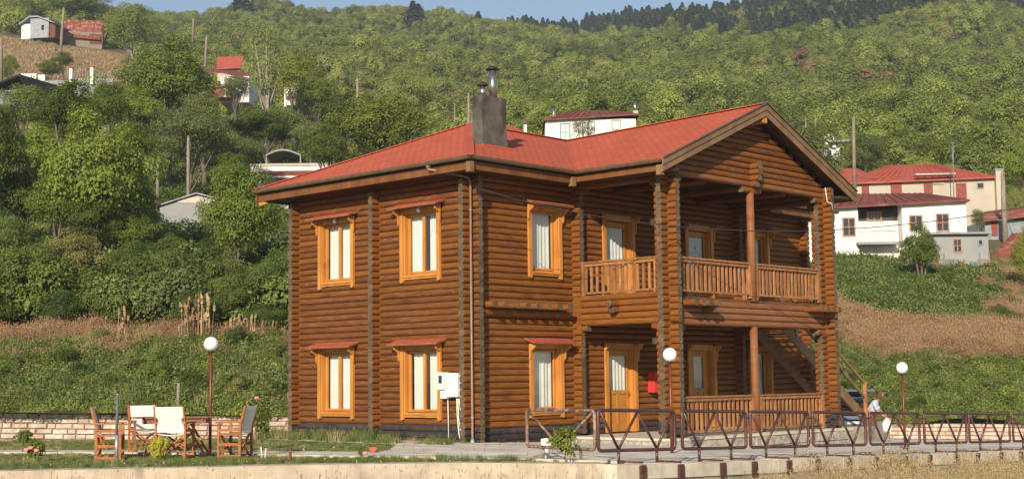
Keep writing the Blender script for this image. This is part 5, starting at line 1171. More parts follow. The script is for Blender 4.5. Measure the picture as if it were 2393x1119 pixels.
# ================================================================== car and person by the staircase
cp = at(1990, 1010, 47.5); ca = math.atan2(FWD.y, FWD.x) + math.radians(8)     # the car points away from the viewer
zc = gz(cp.x, cp.y); car = empty('parked_car', (cp.x, cp.y, zc), ca, label='blue hatchback with its tailgate raised behind the wooden staircase', cat='car')
prof = [(-.25, .28), (-.27, .62), (-.20, .92), (.05, 1.30), (.35, 1.42), (1.6, 1.44), (2.1, 1.30), (2.75, .98), (3.6, .84), (3.78, .60), (3.75, .28)]
b = MB(); hwid = .80
ring = lambda s, k: [(x, s * (hwid - (.16 if z > 1.0 else .0)) * k, z) for x, z in prof]
Lr, Rr = ring(-1, 1), ring(1, 1); n = len(prof); b.add(Lr + Rr, [tuple(range(n)), tuple(range(2 * n - 1, n - 1, -1))] + [(i, n + i, n + i + 1, i + 1) for i in range(n - 1) if i not in (2,)] + [(n - 1, 2 * n - 1, n, 0)]); b.build('body', 'car_paint', car)
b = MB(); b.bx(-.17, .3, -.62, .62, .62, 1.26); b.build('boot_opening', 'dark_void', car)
b = MB(); b.prism([(.30, -.62, 1.46), (.30, .62, 1.46), (-.75, .55, 1.66), (-.75, -.55, 1.66)], (0, 0, .05)); tg = b.build('tailgate', 'car_paint', car); b = MB(); b.prism([(.12, -.52, 1.48), (.12, .52, 1.48), (-.45, .48, 1.59), (-.45, -.48, 1.59)], (0, 0, -.02)); b.build('rear_window', 'dark_glass', tg)
for s in (-1, 1):
    b = MB(); b.bx(-.27, -.18, *sorted((s * .64, s * .79)), .66, .98); b.build('tail_light', 'red_box', car)
    b = MB(); b.prism([(.5, s * .78, 1.02), (2.2, s * .78, 1.02), (2.0, s * .66, 1.34), (.55, s * .66, 1.36)], (0, s * .02, 0)); b.build('side_window', 'dark_glass', car)
    for x in (.45, 3.0):
        b = MB(); b.tube([(x, s * .62, .30), (x, s * .82, .30)], .30, 16); wl_ = b.build('wheel', 'tyre', car); b = MB(); b.tube([(x, s * .80, .30), (x, s * .83, .30)], .18, 12); b.build('rim', 'steel', wl_)
b = MB(); b.bx(-.34, -.2, -.74, .74, .30, .52); b.build('bumper', 'steel_dark', car); b = MB(); b.bx(-.30, -.28, -.24, .24, .56, .68); b.build('number_plate', 'white_box', car)

pp = at(2036, 1012, 45.4); person = empty('person', (pp.x, pp.y, gz(pp.x, pp.y)), math.atan2(RGT.y, RGT.x) + math.radians(-20), label='person with brown hair in a pale blue top stooping by the stairs with white bags', cat='person')
def skin_body(name, m, verts, edges, rads, root=0, lv=2, parent=None):
    me = bpy.data.meshes.new(name); me.from_pydata(verts, edges, []); me.materials.append(M[m]); o = inst(me, name, parent)
    md = o.modifiers.new('skin', 'SKIN'); me.skin_vertices or None
    if not me.skin_vertices: bpy.context.view_layer.objects.active = o
    for i, r in enumerate(rads): me.skin_vertices[0].data[i].radius = (r, r)
    me.skin_vertices[0].data[root].use_root = True; md.use_smooth_shade = True; s2 = o.modifiers.new('sub', 'SUBSURF'); s2.levels = s2.render_levels = lv; return o
bv = [(0, 0, .86), (.06, 0, 1.05), (.16, 0, 1.24), (.24, 0, 1.33), (.30, 0, 1.42),                                     # pelvis .. neck
      (.14, -.17, 1.24), (.24, -.22, 1.00), (.40, -.18, .86), (.46, -.17, .80), (.14, .17, 1.24), (.26, .22, 1.00), (.42, .18, .88), (.48, .17, .82),
      (0, -.09, .80), (.05, -.10, .45), (-.02, -.10, .08), (.12, -.11, .04), (0, .09, .80), (.04, .10, .45), (-.03, .10, .08), (.11, .11, .04)]
be = [(0, 1), (1, 2), (2, 3), (3, 4), (2, 5), (5, 6), (6, 7), (7, 8), (2, 9), (9, 10), (10, 11), (11, 12), (0, 13), (13, 14), (14, 15), (15, 16), (0, 17), (17, 18), (18, 19), (19, 20)]
br = [.14, .13, .14, .07, .055, .06, .045, .035, .03, .06, .045, .035, .03, .10, .07, .045, .04, .10, .07, .045, .04]
try:
    body = skin_body('body', 'skin', bv, be, br, parent=person)
    sh = skin_body('shirt', 'shirt', [bv[0], bv[1], bv[2], bv[3], bv[5], bv[6], bv[9], bv[10]], [(0, 1), (1, 2), (2, 3), (2, 4), (4, 5), (2, 6), (6, 7)], [.165, .155, .165, .10, .085, .07, .085, .07], parent=person)
    tr = skin_body('trousers', 'trousers', [bv[0], bv[13], bv[14], (-.01, -.10, .16), bv[17], bv[18], (-.02, .10, .16)], [(0, 1), (1, 2), (2, 3), (0, 4), (4, 5), (5, 6)], [.155, .12, .09, .07, .12, .09, .07], parent=person)
except Exception as ex: print('skin failed', ex)
b = MB(); b.lathe([(0, -.13), (.05, -.12), (.075, -.05), (.085, .02), (.075, .08), (.04, .115), (0, .125)], 14); me = b.mesh('head', 'skin'); hd = inst(me, 'head', person, (.34, 0, 1.50), (0, .35, 0))
b = MB(); b.lathe([(.083, -.16), (.098, -.05), (.10, .03), (.09, .09), (.05, .13), (0, .14)], 14); me = b.mesh('hair', 'hair'); inst(me, 'hair', person, (.315, 0, 1.505), (0, .35, 0))
b = MB(); b.lathe([(0, -.01), (.012, 0), (0, .03)], 6); me = b.mesh('nose', 'skin'); inst(me, 'nose', person, (.42, 0, 1.47), (0, 1.2, 0))
for s in (-1, 1):
    for j in range(4): b = MB(); b.tube([(.47, s * .17 + (j - 1.5) * .018, .81), (.50, s * .17 + (j - 1.5) * .018, .76), (.49, s * .17 + (j - 1.5) * .018, .72)], .009, 5); b.build('finger', 'skin', person)
    b = MB(); b.tube([(.46, s * .17 - s * .04, .82), (.50, s * .17 - s * .04, .78)], .010, 5); b.build('thumb', 'skin', person)
hp = person.location; ang = person.rotation_euler.z
def near_person(dx, dy, z): return (hp.x + math.cos(ang) * dx - math.sin(ang) * dy, hp.y + math.sin(ang) * dx + math.cos(ang) * dy, hp.z + z)
b = MB(); b.lathe([(0, 0), (.14, .01), (.18, .12), (.15, .30), (.08, .40), (.03, .46), (0, .47)], 12); o = b.build('carrier_bag', 'bag_white', None, near_person(.52, -.17, .30)); props(o, 'white plastic bag hanging from the stooping person hand', 'bag')
b = MB(); b.lathe([(0, 0), (.10, .01), (.13, .10), (.10, .22), (0, .24)], 12); o = b.build('carrier_bag', 'bag_orange', None, near_person(.54, .17, .52)); props(o, 'orange patterned bag held in front of the stooping person', 'bag')
# ================================================================== trees and shrubs
CR = {}
for nm, lm, seed, n, lf, lobes in (('mid', 'leaf_mid', 11, 22000, .048, 30), ('mid2', 'leaf_mid', 12, 22000, .048, 34), ('dark', 'leaf_dark', 13, 22000, .045, 28), ('yel', 'leaf_yellow', 14, 20000, .048, 30),
                                   ('oli', 'leaf_olive', 15, 20000, .042, 36), ('hed', 'leaf_hedge', 16, 24000, .042, 26), ('hed2', 'leaf_ivy', 17, 24000, .040, 26), ('thu', 'leaf_thuja', 18, 5000, .12, 20)):
    CR[nm] = crown_mesh('crown_' + nm, lm, seed, n=n, leaf=lf, lobes=lobes)
CR['gard'] = crown_mesh('crown_rose', 'leaf_mid', 31, n=900, leaf=.20, lobes=20, hollow=.2)
CR['gary'] = crown_mesh('crown_young', 'leaf_yellow', 32, n=1000, leaf=.17, lobes=22, hollow=.2)
CR['pop'] = crown_mesh('crown_sparse', 'leaf_olive', 21, n=4500, leaf=.055, lobes=34, hollow=.2)
tno = 0
def tree(name, label, cat, kind, px, py, rx, ry, D, base=None, group=None, m='bark', nb=8, stems=1, r0=None):
    """crown centred on photo pixel (px,py), half sizes rx,ry in pixels, at depth D; trunk to the ground"""
    global tno; tno += 1; s = D / FPX; c = at(px, py, D); g = spot(px, D).z if base is None else base
    if D > 38 and base is None: pass
    h = max(.3, c.z - g); root = empty(name, (c.x, c.y, c.z - h), tno * 1.3, label=label, cat=cat, group=group)
    me, Cs = CR[kind]; sc = (rx * s, rx * s, ry * s / .85); inst(me, 'crown', root, (0, 0, h), (0, 0, 0), sc)
    trunk_build(root, h, sc, Cs, tno, m, nb=nb, stems=stems, r0=r0); return root
G1 = 'walnut and fruit trees on the left slope'
for a in (('mid', 225, 400, 150, 160, 58, 'big bright green walnut tree left of centre with visible pale trunk', 'pale_bark'), ('mid2', 160, 262, 90, 75, 66, 'bright green tree crown above the big walnut at the left', 'bark'),
          ('mid', 395, 185, 125, 95, 105, 'broad green walnut crown below the dry field', 'bark'), ('mid2', -20, 345, 85, 115, 60, 'green tree cut by the left edge', 'bark'),
          ('mid2', 560, 500, 105, 115, 55, 'green tree between the grey house and the log corner', 'bark'), ('oli', 445, 320, 115, 75, 88, 'dull olive tree behind the tall grey pole', 'bark'),
          ('dark', 310, 62, 62, 62, 215, 'dark oak beside the barn', 'pale_bark'), ('oli', 470, 255, 60, 45, 100, 'small olive green tree below the red roofed houses', 'bark'),
          ('yel', 880, 300, 125, 85, 86, 'yellow green tree rising behind the left roof slope', 'bark'), ('mid', 765, 345, 62, 55, 80, 'green tree against the white veranda house', 'bark'),
          ('dark', 330, 330, 50, 45, 100, 'dark tree between walnut and olive tree', 'bark'), ('dark', 60, 250, 70, 60, 108, 'dark tree in front of the shingled cottage', 'bark'),
          ('mid', 35, 22, 60, 36, 270, 'green tree above the tin shed at the left', 'bark'), ('dark', 170, 12, 90, 34, 276, 'dark green tree behind the barn', 'bark'), ('dark', 620, 300, 90, 38, 112, 'dark shrubby tree above the arched shelter', 'bark'),
          ('oli', 960, 220, 60, 60, 110, 'olive green tree left of the chimney on the slope', 'bark'), ('mid', 740, 215, 62, 55, 140, 'green tree right of the glimpsed white house', 'bark'), ('dark', 600, 290, 70, 40, 125, 'dark tree below the thin poplar', 'bark'),
          ('mid2', 255, 250, 60, 60, 92, 'green tree below the gate pillars', 'bark'), ('oli', 660, 290, 60, 50, 118, 'grey green tree between the poplar and the veranda house', 'bark'), ('oli', 560, 360, 70, 50, 92, 'olive tree left of the arched shelter', 'bark'),
          ('dark', 20, 160, 26, 36, 190, 'small dark tree beside the pale pole at the left edge', 'bark'), ('mid', 118, 158, 32, 24, 175, 'round bush left of the gate pillars', 'bark'), ('mid2', 150, 140, 24, 18, 182, 'small spiky bush at the foot of the field pole', 'bark'),
          ('mid', 60, 445, 95, 95, 62, 'leafy tree between the left edge tree and the big walnut', 'bark'), ('mid2', 318, 470, 58, 85, 64, 'leafy tree hiding the left side of the grey concrete house', 'bark'), ('oli', 300, 400, 60, 60, 82, 'olive tree right of the big walnut', 'bark'),
          ('mid', 130, 340, 100, 80, 70, 'bright leafy tree above the pale trunk walnut', 'bark'), ('mid2', 540, 400, 48, 44, 72, 'green tree above the grey gable', 'bark'),
          ('oli', 550, 208, 44, 36, 150, 'small tree in front of the white house with red porch', 'bark'), ('mid', 330, 255, 70, 50, 98, 'green tree under the broad walnut crown', 'bark'), ('yel', 690, 180, 60, 60, 145, 'yellow green tree above the glimpsed white house', 'bark'),
          ('mid', 800, 270, 80, 60, 112, 'green tree left of the pole behind the left roof slope', 'bark'), ('oli', 735, 318, 60, 40, 100, 'olive tree beside the arched shelter', 'bark'), ('dark', 230, 520, 80, 60, 57, 'dark foliage below the big walnut', 'bark'),
          ('mid2', 305, 335, 62, 50, 62, 'leafy crown leaning against the right of the big walnut', 'bark'), ('mid2', 135, 478, 80, 66, 57, 'low leafy crown left of the pale walnut trunk', 'bark')):
    tree('broadleaf_tree', a[6], 'tree', a[0], a[1], a[2], a[3], a[4], a[5], group=G1, m=a[7])
tree('poplar_tree', 'tall thin sparse tree with bare branches above the red roofs', 'tree', 'pop', 622, 150, 62, 115, 132, m='pale_bark', nb=14)
tree('walnut_tree', 'thin walnut tree with pale leaves in front of the white flued house', 'tree', 'pop', 1362, 300, 34, 32, 96, m='pale_bark', nb=6)
G2 = 'trees beyond the village houses at the right'
for a in (('oli', 2020, 350, 50, 50, 120, 'dull tree hiding the small white house'), ('yel', 2105, 345, 50, 45, 125, 'yellow green tree above the red hip roof left of the aerial'), ('yel', 2175, 358, 45, 38, 122, 'yellow green tree above the red hip roof nearest the aerial'),
          ('mid', 2290, 360, 60, 50, 124, 'green tree above the chimney of the beige house'), ('dark', 1885, 335, 45, 40, 132, 'dark tree touching the gable verge'), ('mid', 2385, 380, 50, 60, 112, 'green tree at the right edge behind the stout pole'),
          ('yel', 2395, 600, 36, 60, 68, 'yellow green bush cut by the right edge'), ('oli', 2375, 480, 30, 50, 96, 'olive tree behind the rusty shed')):
    tree('broadleaf_tree', a[6], 'tree', a[0], a[1], a[2], a[3], a[4], a[5], group=G2)
tree('broadleaf_tree', 'leafy bush growing in front of the whitewashed house', 'tree', 'mid', 2150, 578, 58, 58, 71, stems=3)
tree('broadleaf_tree', 'small bush at the corner between the whitewashed and beige houses', 'tree', 'oli', 2285, 510, 18, 26, 84)
G3 = 'shrubs along the foot of the left slope'
sh = [('dark', 60, 650, 110, 90, 51, 'dark green shrub mass at the left edge'), ('hed', 170, 610, 90, 75, 53, 'shrub with reddish leaves below the walnut trunk'), ('dark', 240, 700, 70, 65, 49.5, 'dark shrub in deep shade left of the dry weeds'),
      ('hed2', 150, 720, 75, 45, 49, 'low dark green shrub above the brown weeds at the left'), ('hed2', 320, 620, 75, 65, 54, 'green shrub below the grey house'), ('hed', 405, 600, 65, 55, 56, 'reddish tinged shrub under the balcony slab'),
      ('hed', 380, 680, 80, 70, 50, 'rounded shrub with red berries in the middle of the bank top'), ('hed2', 455, 720, 75, 48, 48.5, 'pale green shrub behind the tan stalks'), ('hed', 520, 650, 70, 60, 51, 'shrub with brownish leaves left of the log corner'),
      ('dark', 560, 710, 60, 45, 49, 'dark hollow shrub near the log corner'), ('hed2', 640, 650, 70, 75, 50, 'bright leaved shrub touching the log corner'), ('hed2', 620, 740, 60, 35, 48, 'low green shrub behind the left globe lamp'),
      ('hed', -60, 600, 90, 100, 52, 'shrub cut by the left edge below the tree'), ('dark', -40, 720, 90, 60, 49, 'dark low shrub at the left edge'), ('hed2', 20, 560, 80, 60, 56, 'green shrub under the left edge tree'),
      ('hed2', 480, 600, 60, 50, 57, 'small leafy shrub below the grey concrete house'), ('mid2', 300, 545, 70, 50, 58, 'leafy shrub right of the pale walnut trunk'), ('hed', 720, 640, 80, 90, 52, 'shrub hidden partly by the log corner')]
for k, px, py, rx, ry, D, lb in sh: tree('shrub', lb, 'shrub', k, px, py, rx, ry, D, group=G3, nb=5)
# garden plants
def plant(name, label, kind, px, py, rx, ry, D, zb=None, flowers=None, m='bark', bloom='rose_pink'):
    p = at(px, py, D); t = tree(name, label, 'plant' if name != 'rose_bush' else 'rose bush', kind, px, py, rx, ry, D, base=gz(p.x, p.y) if zb is None else zb, nb=6, r0=.012)
    for fx, fy in flowers or ():
        q_ = at(fx, fy, D - .15) - t.location; c, s_ = math.cos(-t.rotation_euler.z), math.sin(-t.rotation_euler.z)
        b = MB(); b.lathe([(0, -.03), (.045, -.02), (.055, .01), (.03, .035), (.0, .03)], 9, (q_.x * c - q_.y * s_, q_.x * s_ + q_.y * c, q_.z)); b.build('bloom', bloom, t)
    return t
plant('thuja_bush', 'yellow green feathery bush in front of the white chair back', 'thu', 376, 1048, 26, 32, 26.6)
plant('rose_bush', 'small rose bush with salmon blooms at the left', 'gard', 82, 1048, 26, 34, 26.5, flowers=((62, 1050), (72, 1046), (86, 1052)))
plant('rose_bush', 'young bush with thin stem behind the salmon roses', 'gard', 55, 1022, 24, 26, 29.5)
plant('rose_bush', 'tall rose bush right of the folding chairs with one pink bloom', 'gard', 612, 985, 28, 48, 29, flowers=((600, 930),))
plant('rose_bush', 'thin rose stem in the grass strip with faded red bloom', 'gard', 845, 1052, 10, 20, 26.5, flowers=((853, 1058),))
plant('shrub', 'leafy shrub at the foot of the weathered fence panel', 'gary', 1320, 1032, 42, 46, 25.6)
# conifers standing out on the ridges
def conifer_mesh(name, seed, n=2600, leaf=.06):
    r = np.random.default_rng(seed); z = r.random(n) ** .85; a = r.uniform(0, 2 * PI, n); lay = (z * 14) % 1.0; rad = (1 - z) * .26 * (.55 + .6 * (1 - lay)) + .012; rad *= (.8 + .3 * np.sin(a * 3 + seed + z * 9)) * r.uniform(.6, 1.25, n)
    P = np.stack([np.cos(a) * rad, np.sin(a) * rad, z - lay * .02], 1); N = np.stack([np.cos(a) * .6, np.sin(a) * .6, np.full(n, .6)], 1)
    V, Q = leaf_quads(P, N, leaf, r, .5); return np_mesh(name, V, Q, ['leaf_conifer'])
CONI = [conifer_mesh('fir_%d' % i, 30 + i) for i in range(3)]
con = [(562, 52, 56, 240, 'pointed dark fir left of the pair on the left ridge'), (607, 48, 52, 250, 'dark fir right of the pair on the left ridge'), (965, 70, 44, 250, 'bushy dark fir on the ridge in the middle'), (978, 66, 34, 254, 'dark fir right beside the bushy ridge fir'),
       (1034, 64, 26, 260, 'small lone fir on the ridge'), (1118, 66, 26, 270, 'tiny fir on the ridge above the chimney'), (1507, 100, 40, 300, 'dark fir on the hillside above the wing roof'), (1600, 98, 22, 300, 'small fir right of the hillside fir'), (1688, 105, 36, 290, 'left fir of the pair in the hillside hollow'), (1718, 92, 34, 290, 'right fir of the pair in the hillside hollow')]
for i, (px, yb, hp_, D, lb) in enumerate(con):
    D = min((d for d in range(150, int(ridge_d(px)) - 2, 3)), key=lambda d: abs(row_of(spot(px, d)) - yb - 4)); p = spot(px, D); h = (hp_ * 1.4 + 14) * D / FPX; t = empty('fir_tree', p, i * 1.7, label=lb, cat='fir tree', group='dark firs standing out on the ridges')
    inst(CONI[i % 3], 'crown', t, (0, 0, 0), (0, 0, 0), (h * 1.9, h * 1.9, h)); b = MB(); b.tube([(0, 0, -3), (0, 0, h * .9)], [h * .025, h * .006], 6); b.build('trunk', 'bark', t)

# ---- the woods on the mountain
wood_src = []
for i in range(4): wood_src.append(crown_mesh('w%d' % i, 'leaf_forest', 50 + i, n=8000, leaf=.060, lobes=14, flat=.85, nsc=.36)[0])
for i in range(4): wood_src.append(crown_mesh('x%d' % i, 'leaf_forest', 60 + i, n=3600, leaf=.088, lobes=10, flat=.9, nsc=.30)[0])
wood_src.append(crown_mesh('y0', 'leaf_rusty', 70, n=2500, leaf=.10, lobes=11, flat=.8, nsc=.3)[0])
P_, R_, S_, I_, Z_ = [], [], [], [], []
def clear_lot(px, D, lots):
    return any(a < px < b_ and c < D < d for a, b_, c, d in lots)
LOTS = [(-900, 318, 172, 262), (480, 590, 145, 185), (650, 730, 138, 160), (1250, 1510, 95, 118), (1900, 2000, 122, 140), (1930, 2060, 104, 124), (560, 780, 90, 112), (1140, 1250, 88, 106)]
n_try = 13500
for _ in range(n_try):
    px = rng.uniform(-420, 2800); lo_ = 108 if px < 1100 else 118; D = math.sqrt(rng.uniform(lo_ ** 2, (ridge_d(px) + 26) ** 2))
    if clear_lot(px, D, LOTS): continue
    if px < 700 and D < 150 and rng.random() < .35: continue
    # tones come in drifts, crowns smaller in the gullies
    p = spot(px, D); v = mnoise.noise(Vector((p.x / 30, p.y / 30, 9)))
    r = rng.uniform(1.5, 4.1) * (1 + .3 * v)
    if D > ridge_d(px) - 8: r *= .8
    P_.append((p.x, p.y, p.z + r * rng.uniform(.35, .75))); R_.append(rng.uniform(0, 6.28)); S_.append(r); Z_.append(r * rng.uniform(.85, 1.35))
    I_.append(int(rng.integers(0, 4)) + (4 if D > 175 else 0) if (rng.random() > .03 or D < 190) else 8)
scatter('forest', wood_src, P_, R_, S_, I_, 'mixed green woods covering the mountain', sz=Z_)
# ridge firs
P_, R_, S_, I_, Z_ = [], [], [], [], []
for _ in range(1500):
    px = rng.uniform(1180, 2700); rd = ridge_d(px); w_ = float(np.interp(px, [1180, 1400, 1800, 2100, 2700], [8, 80, 120, 60, 40])); D = rng.uniform(rd - w_, rd + 10)
    p = spot(px, D); h = rng.uniform(4.5, 8.5); P_.append((p.x, p.y, p.z + .5)); R_.append(rng.uniform(0, 6.28)); S_.append(h * 1.5); Z_.append(h); I_.append(int(rng.integers(0, 3)))
scatter('fir_forest', CONI, P_, R_, S_, I_, 'band of dark firs along the mountain ridge', sz=Z_)
# thicket filling the slope between bank and woods
th_src = [crown_mesh('t%d' % i, lm, 80 + i, n=7000, leaf=.060, lobes=18, flat=.8)[0] for i, lm in enumerate(('leaf_hedge', 'leaf_ivy', 'leaf_dark', 'leaf_olive'))]
P_, R_, S_, I_, Z_ = [], [], [], [], []
LOT2 = [(1870, 2420, 66, 96), (-900, 300, 178, 240), (330, 540, 74, 90), (560, 780, 88, 106), (1250, 1510, 100, 116), (1900, 2400, 96, 112)]
for _ in range(3400):
    px = rng.uniform(-500, 2700) if rng.random() < .7 else rng.uniform(-300, 800); D = math.sqrt(rng.uniform(49 ** 2, 135 ** 2))
    if px > 1100 and D < 78: continue
    if clear_lot(px, D, LOT2): continue
    p = spot(px, D); r = rng.uniform(.8, 2.6 if px < 700 else 1.9); P_.append((p.x, p.y, p.z + r * .45)); R_.append(rng.uniform(0, 6.28)); S_.append(r); Z_.append(r * rng.uniform(.8, 1.25)); I_.append(int(rng.integers(0, 4)))
scatter('thicket', th_src, P_, R_, S_, I_, 'bushes and scrub on the slope between bank and woods', sz=Z_)

# ================================================================== ground cover, weeds, grass
def clump(name, lm, seed, n, leaf, r0=.5, h=.35):
    r = np.random.default_rng(seed); a = r.uniform(0, 2 * PI, n); q = np.sqrt(r.random(n)) * r0; z = r.random(n) * h * (1.2 - q / r0) + .02
    P = np.stack([np.cos(a) * q, np.sin(a) * q, z], 1); N = np.stack([np.cos(a) * .4, np.sin(a) * .4, np.full(n, .8)], 1); V, Q = leaf_quads(P, N, leaf, r, .7); return np_mesh(name, V, Q, [lm])
def tuft(name, lm, seed, n, h, spread, w, head=0, lean=.35):
    """blades as thin tapering strips; head: seed head size"""
    r = random.Random(seed); V = []; F = []
    for i in range(n):
        a = r.uniform(0, 6.28); q = r.random() * spread; x, y = math.cos(a) * q, math.sin(a) * q; L_ = h * r.uniform(.45, 1.1); t = r.uniform(0, 6.28); ln = r.uniform(0, lean) * L_; dx, dy = math.cos(t) * ln, math.sin(t) * ln
        wa = r.uniform(0, 6.28); wx, wy = math.cos(wa) * w, math.sin(wa) * w; k = len(V)
        V += [(x - wx, y - wy, 0), (x + wx, y + wy, 0), (x + dx * .35 + wx * .8, y + dy * .35 + wy * .8, L_ * .55), (x + dx * .35 - wx * .8, y + dy * .35 - wy * .8, L_ * .55), (x + dx, y + dy, L_), (x + dx + wx * .2, y + dy + wy * .2, L_)]
        F += [(k, k + 1, k + 2, k + 3), (k + 3, k + 2, k + 5, k + 4)]
        if head:
            for j in range(3):
                k = len(V); hz_ = L_ - j * head * .8; hx, hy = x + dx * (1 - j * .04), y + dy * (1 - j * .04); e = head * r.uniform(.35, .6); b1 = r.uniform(0, 6.28); ux, uy = math.cos(b1) * e, math.sin(b1) * e
                V += [(hx - ux, hy - uy, hz_), (hx, hy, hz_ - head * .7), (hx + ux, hy + uy, hz_), (hx, hy, hz_ + head * .7)]; F += [(k, k + 1, k + 2, k + 3)]
    return np_mesh(name, np.array(V), np.array(F), [lm])
gc = [clump('g%d' % i, lm, 90 + i, nn_, lf_, .5, hh_) for i, (lm, nn_, lf_, hh_) in enumerate((('leaf_ground', 420, .065, .30), ('leaf_olive', 420, .055, .45), ('leaf_ivy', 420, .07, .40), ('leaf_hedge', 380, .055, .50)))] + [tuft('g4', 'weed_brown', 95, 60, .55, .4, .004, .022, .6), tuft('g5', 'weed_brown', 96, 60, .85, .4, .004, .028, .45), tuft('g6', 'grass_green', 97, 60, .4, .35, .009), tuft('g7', 'weed_pale', 98, 14, 1.5, .22, .016, .10, .12)]
P_, R_, S_, I_ = [], [], [], []
def zone(px0, px1, f0, f1, n, picks, s0, s1, dz=0):
    for _ in range(n):
        px = rng.uniform(px0, px1); w0 = wall_depth(px); D = w0 + rng.uniform(f0, f1); p = spot(px, D)
        if px0 >= 2300 or px1 <= 2340:
            q_ = mnoise.noise(Vector((p.x / 1.6, p.y / 1.6, 11)))
            if abs(px - (px1 if px1 <= 2340 else px0)) < 60 and q_ < .1 and px1 != 760: continue
        k = mnoise.noise(Vector((p.x / 2.2, p.y / 2.2, 5))); j = picks[int(min(len(picks) - 1, max(0, (k + .6 + rng.uniform(-.25, .25)) / 1.2 * len(picks))))]
        P_.append((p.x, p.y, p.z + dz)); R_.append(rng.uniform(0, 6.28)); S_.append(rng.uniform(s0, s1)); I_.append(j)
zone(-400, 760, .1, 8.5, 2600, [3, 6, 1, 0, 1, 6, 2, 0, 1, 0, 3, 6, 1], .45, 1.35)
zone(-400, 760, 5.5, 8.5, 1100, [3, 6, 3, 0, 4, 1], .6, 1.1)
zone(1880, 2800, .1, 8, 2400, [3, 6, 1, 0, 0, 1, 6, 2, 0, 0, 1, 6, 0], .45, 1.3)
zone(1880, 2800, 5.5, 8.5, 500, [6, 4, 3], .7, 1.1)
zone(760, 1880, .1, 20, 3600, [3, 0, 2, 6, 1, 4], .8, 1.5)
zone(-400, 760, -.1, .7, 520, [3, 1, 0, 6], .4, .75); zone(1880, 2800, -.1, .7, 420, [3, 1, 0, 6], .4, .75)
scatter('bank_ground_cover', gc, P_, R_, S_, I_, 'tangled green weeds covering the earth bank')
P_, R_, S_, I_ = [], [], [], []
zone(-400, 760, 8.2, 10.8, 1000, [4, 5, 5, 6, 4, 4], .55, .95)
zone(1880, 2800, 6.6, 11.0, 4300, [5, 4, 5, 4, 5, 5, 6], .6, 1.1)
scatter('dry_weeds', gc, P_, R_, S_, I_, 'band of brown dry weeds along the top of the bank')
P_, R_, S_, I_ = [], [], [], []
zone(1880, 2340, 10.6, 25, 4400, [2, 2, 1, 2, 2], .7, 1.7); zone(2290, 2800, 11.5, 26, 1700, [4, 5, 4, 6], .5, .9); zone(1880, 2800, 26, 34, 1200, [6, 3, 6, 4], .5, .9)
scatter('bramble_cover', gc, P_, R_, S_, I_, 'dense dark green brambles below the whitewashed house')
P_, R_, S_, I_ = [], [], [], []
for (px, py, D, s) in [(430, 780, 47, 1.0), (445, 775, 47.2, 1.1), (463, 770, 47.4, 1.15), (480, 770, 47.2, 1.2), (285, 800, 46.5, .95), (540, 790, 46.8, .7), (555, 785, 47, .75), (570, 785, 47.2, .7), (590, 785, 47, .75), (640, 785, 47, .6), (615, 790, 47, .6), (250, 800, 46.5, .7)]:
    p = spot(px, D); P_.append(tuple(p)); R_.append(px); S_.append(s); I_.append(7)
scatter('tall_dry_stalks', gc, P_, R_, S_, I_, 'tall tan seed stalks sticking up from the bank')
P_, R_, S_, I_, Z_ = [], [], [], [], []
for px0, px1, f1, n_ in ((-400, 760, 9, 150), (1880, 2800, 22, 230)):
    for _ in range(n_):
        px = rng.uniform(px0, px1); f = rng.uniform(.6, f1)
        if px > 1800 and 6 < f < 11: continue
        p = spot(px, wall_depth(px) + f); r = rng.uniform(.22, .75); P_.append((p.x, p.y, p.z + r * .35)); R_.append(rng.uniform(0, 6.28)); S_.append(r); Z_.append(r * rng.uniform(.6, 1.3)); I_.append(int(rng.integers(0, 4)))
scatter('bank_bushes', th_src, P_, R_, S_, I_, 'small bushes and bramble humps on the earth bank', sz=Z_)
# dry field on the upper left
P_, R_, S_, I_ = [], [], [], []
fld = [tuft('h0', 'weed_pale', 110, 40, .5, .8, .03, 0, .5), tuft('h1', 'grass_dry', 111, 40, .45, .8, .03, 0, .5)]
for _ in range(6500):
    px = rng.uniform(-500, 318); D = rng.uniform(172, 248); p = spot(px, D); P_.append(tuple(p)); R_.append(rng.uniform(0, 6.28)); S_.append(rng.uniform(.8, 1.5)); I_.append(int(rng.integers(0, 2)))
scatter('field_grass', fld, P_, R_, S_, I_, 'parched straw coloured grass on the hill field')
# lawn
lawn = [tuft('l%d' % i, 'grass_green', 120 + i, 70, .14, .22, .006, 0, .6) for i in range(3)] + [clump('l3', 'leaf_ground', 124, 60, .045, .18, .06), tuft('l4', 'grass_dry', 125, 30, .22, .2, .004, .012, .5), tuft('l5', 'grass_green', 126, 70, .30, .2, .007, 0, .7)]
P_, R_, S_, I_ = [], [], [], []
wallpts = [Vector(p) for p in FRONT]
def dist_front(x, y):
    m_ = 99
    for a, c in zip(wallpts[:-1], wallpts[1:]):
        d = c - a; t = max(0, min(1, (Vector((x, y)) - a).dot(d) / d.length_squared)); m_ = min(m_, (Vector((x, y)) - a - d * t).length)
    return m_
c_ = 0
while c_ < 9000:
    x, y = rng.uniform(-17, -.2), rng.uniform(-8.5, 16)
    if not inside((x, y), yard_poly) or inside((x, y), pave): continue
    if x > -5.4 and y < -6.6: continue
    c_ += 1; df = dist_front(x, y); near = df < 2.2 and inside((x, y), [(-20, 8)] + PF + [(-20, -12)])
    k = mnoise.noise(Vector((x / 1.3, y / 1.3, 2)))
    P_.append((x, y, gz(x, y))); R_.append(rng.uniform(0, 6.28)); S_.append(rng.uniform(.5, .95) * (.48 if near else .45)); I_.append(5 if near and rng.random() < .45 else (4 if k > .25 and rng.random() < .5 else int(rng.integers(0, 4))))
scatter('lawn_grass', lawn, P_, R_, S_, I_, 'uneven green grass of the garden and its front strip')
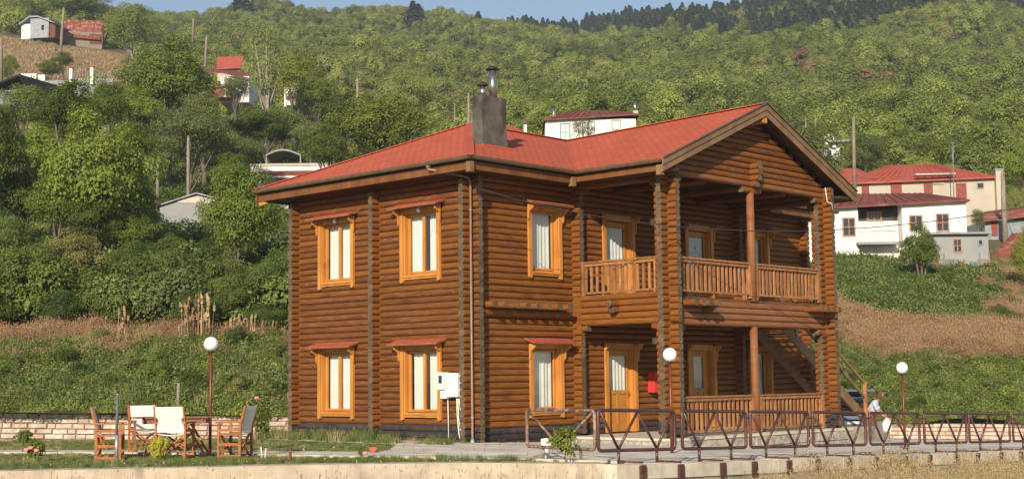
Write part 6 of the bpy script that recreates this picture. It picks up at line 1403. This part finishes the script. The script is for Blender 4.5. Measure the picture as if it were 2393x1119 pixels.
# weeds at the foot of the log wall
P_, R_, S_, I_ = [], [], [], []
for _ in range(140):
    y = rng.uniform(-.3, 7); P_.append((-rng.uniform(.35, 1.4), y, gz(-1, y))); R_.append(rng.uniform(0, 6)); S_.append(rng.uniform(.4, .9) if y < 3 else rng.uniform(.7, 1.3)); I_.append(int(rng.choice([0, 4, 5, 3])))
scatter('wall_foot_weeds', lawn, P_, R_, S_, I_, 'weeds at the foot of the log wall')
# tall dry grass in front of the walls
dry = [tuft('d%d' % i, 'grass_dry', 140 + i, 26, 1.0, .26, .0042, .022, .35) for i in range(4)] + [tuft('d4', 'weed_pale', 150, 10, 1.0, .15, .006, .04, .3), tuft('d5', 'grass_dry', 151, 5, 1.4, .2, .003, .02, .3), tuft('d6', 'leaf_olive', 152, 30, .9, .3, .006, .03, .6)]
P_, R_, S_, I_ = [], [], [], []
c_ = 0
while c_ < 5200:
    x, y = rng.uniform(-7.5, 22), -8.75 - rng.uniform(0, 1) ** 1.2 * 4.2
    if x < -3.2 and y > -9.6: continue
    c_ += 1; fall = min(1, max(.35, (x + 5.5) / 4.5)) * (1 + .45 * mnoise.noise(Vector((x / 1.1, y / 1.1, 4)))); P_.append((x, y, mz(x, y))); R_.append(rng.uniform(0, 6.28)); S_.append(rng.uniform(.55, 1.02) * (fall if y > -10 else fall * .9)); I_.append(int(rng.integers(0, 4)) if rng.random() > .10 else int(rng.choice([4, 5, 5, 6])))
c_ = 0
while c_ < 420:
    px = rng.uniform(-300, 1500); D = rng.uniform(15, 21.5); p = at(px, 1000, D)
    c_ += 1; P_.append((p.x, p.y, mz(p.x, p.y))); R_.append(rng.uniform(0, 6.28)); S_.append(rng.uniform(.45, .98)); I_.append(5 if rng.random() < .75 else 4)
scatter('tall_dry_grass', dry, P_, R_, S_, I_, 'straw coloured tall grass in front of the retaining walls')
print('LOGS', log_count, 'objects', len(bpy.data.objects))

# ================================================================== the air
b = MB(); b.bx(-420, 760, -420, 760, -9, 330); hz_m = bpy.data.materials.new('haze'); hz_m.use_nodes = True; nt = hz_m.node_tree
nt.nodes.remove(nt.nodes['Principled BSDF']); pv = nt.nodes.new('ShaderNodeVolumePrincipled'); pv.inputs['Color'].default_value = (.80, .88, 1, 1); pv.inputs['Density'].default_value = .00045; pv.inputs['Anisotropy'].default_value = .2
nt.links.new(pv.outputs[0], nt.nodes['Material Output'].inputs['Volume']); M['haze'] = hz_m
b.build('haze', 'haze', label='thin pale air between the camera and the mountain', kind='stuff')
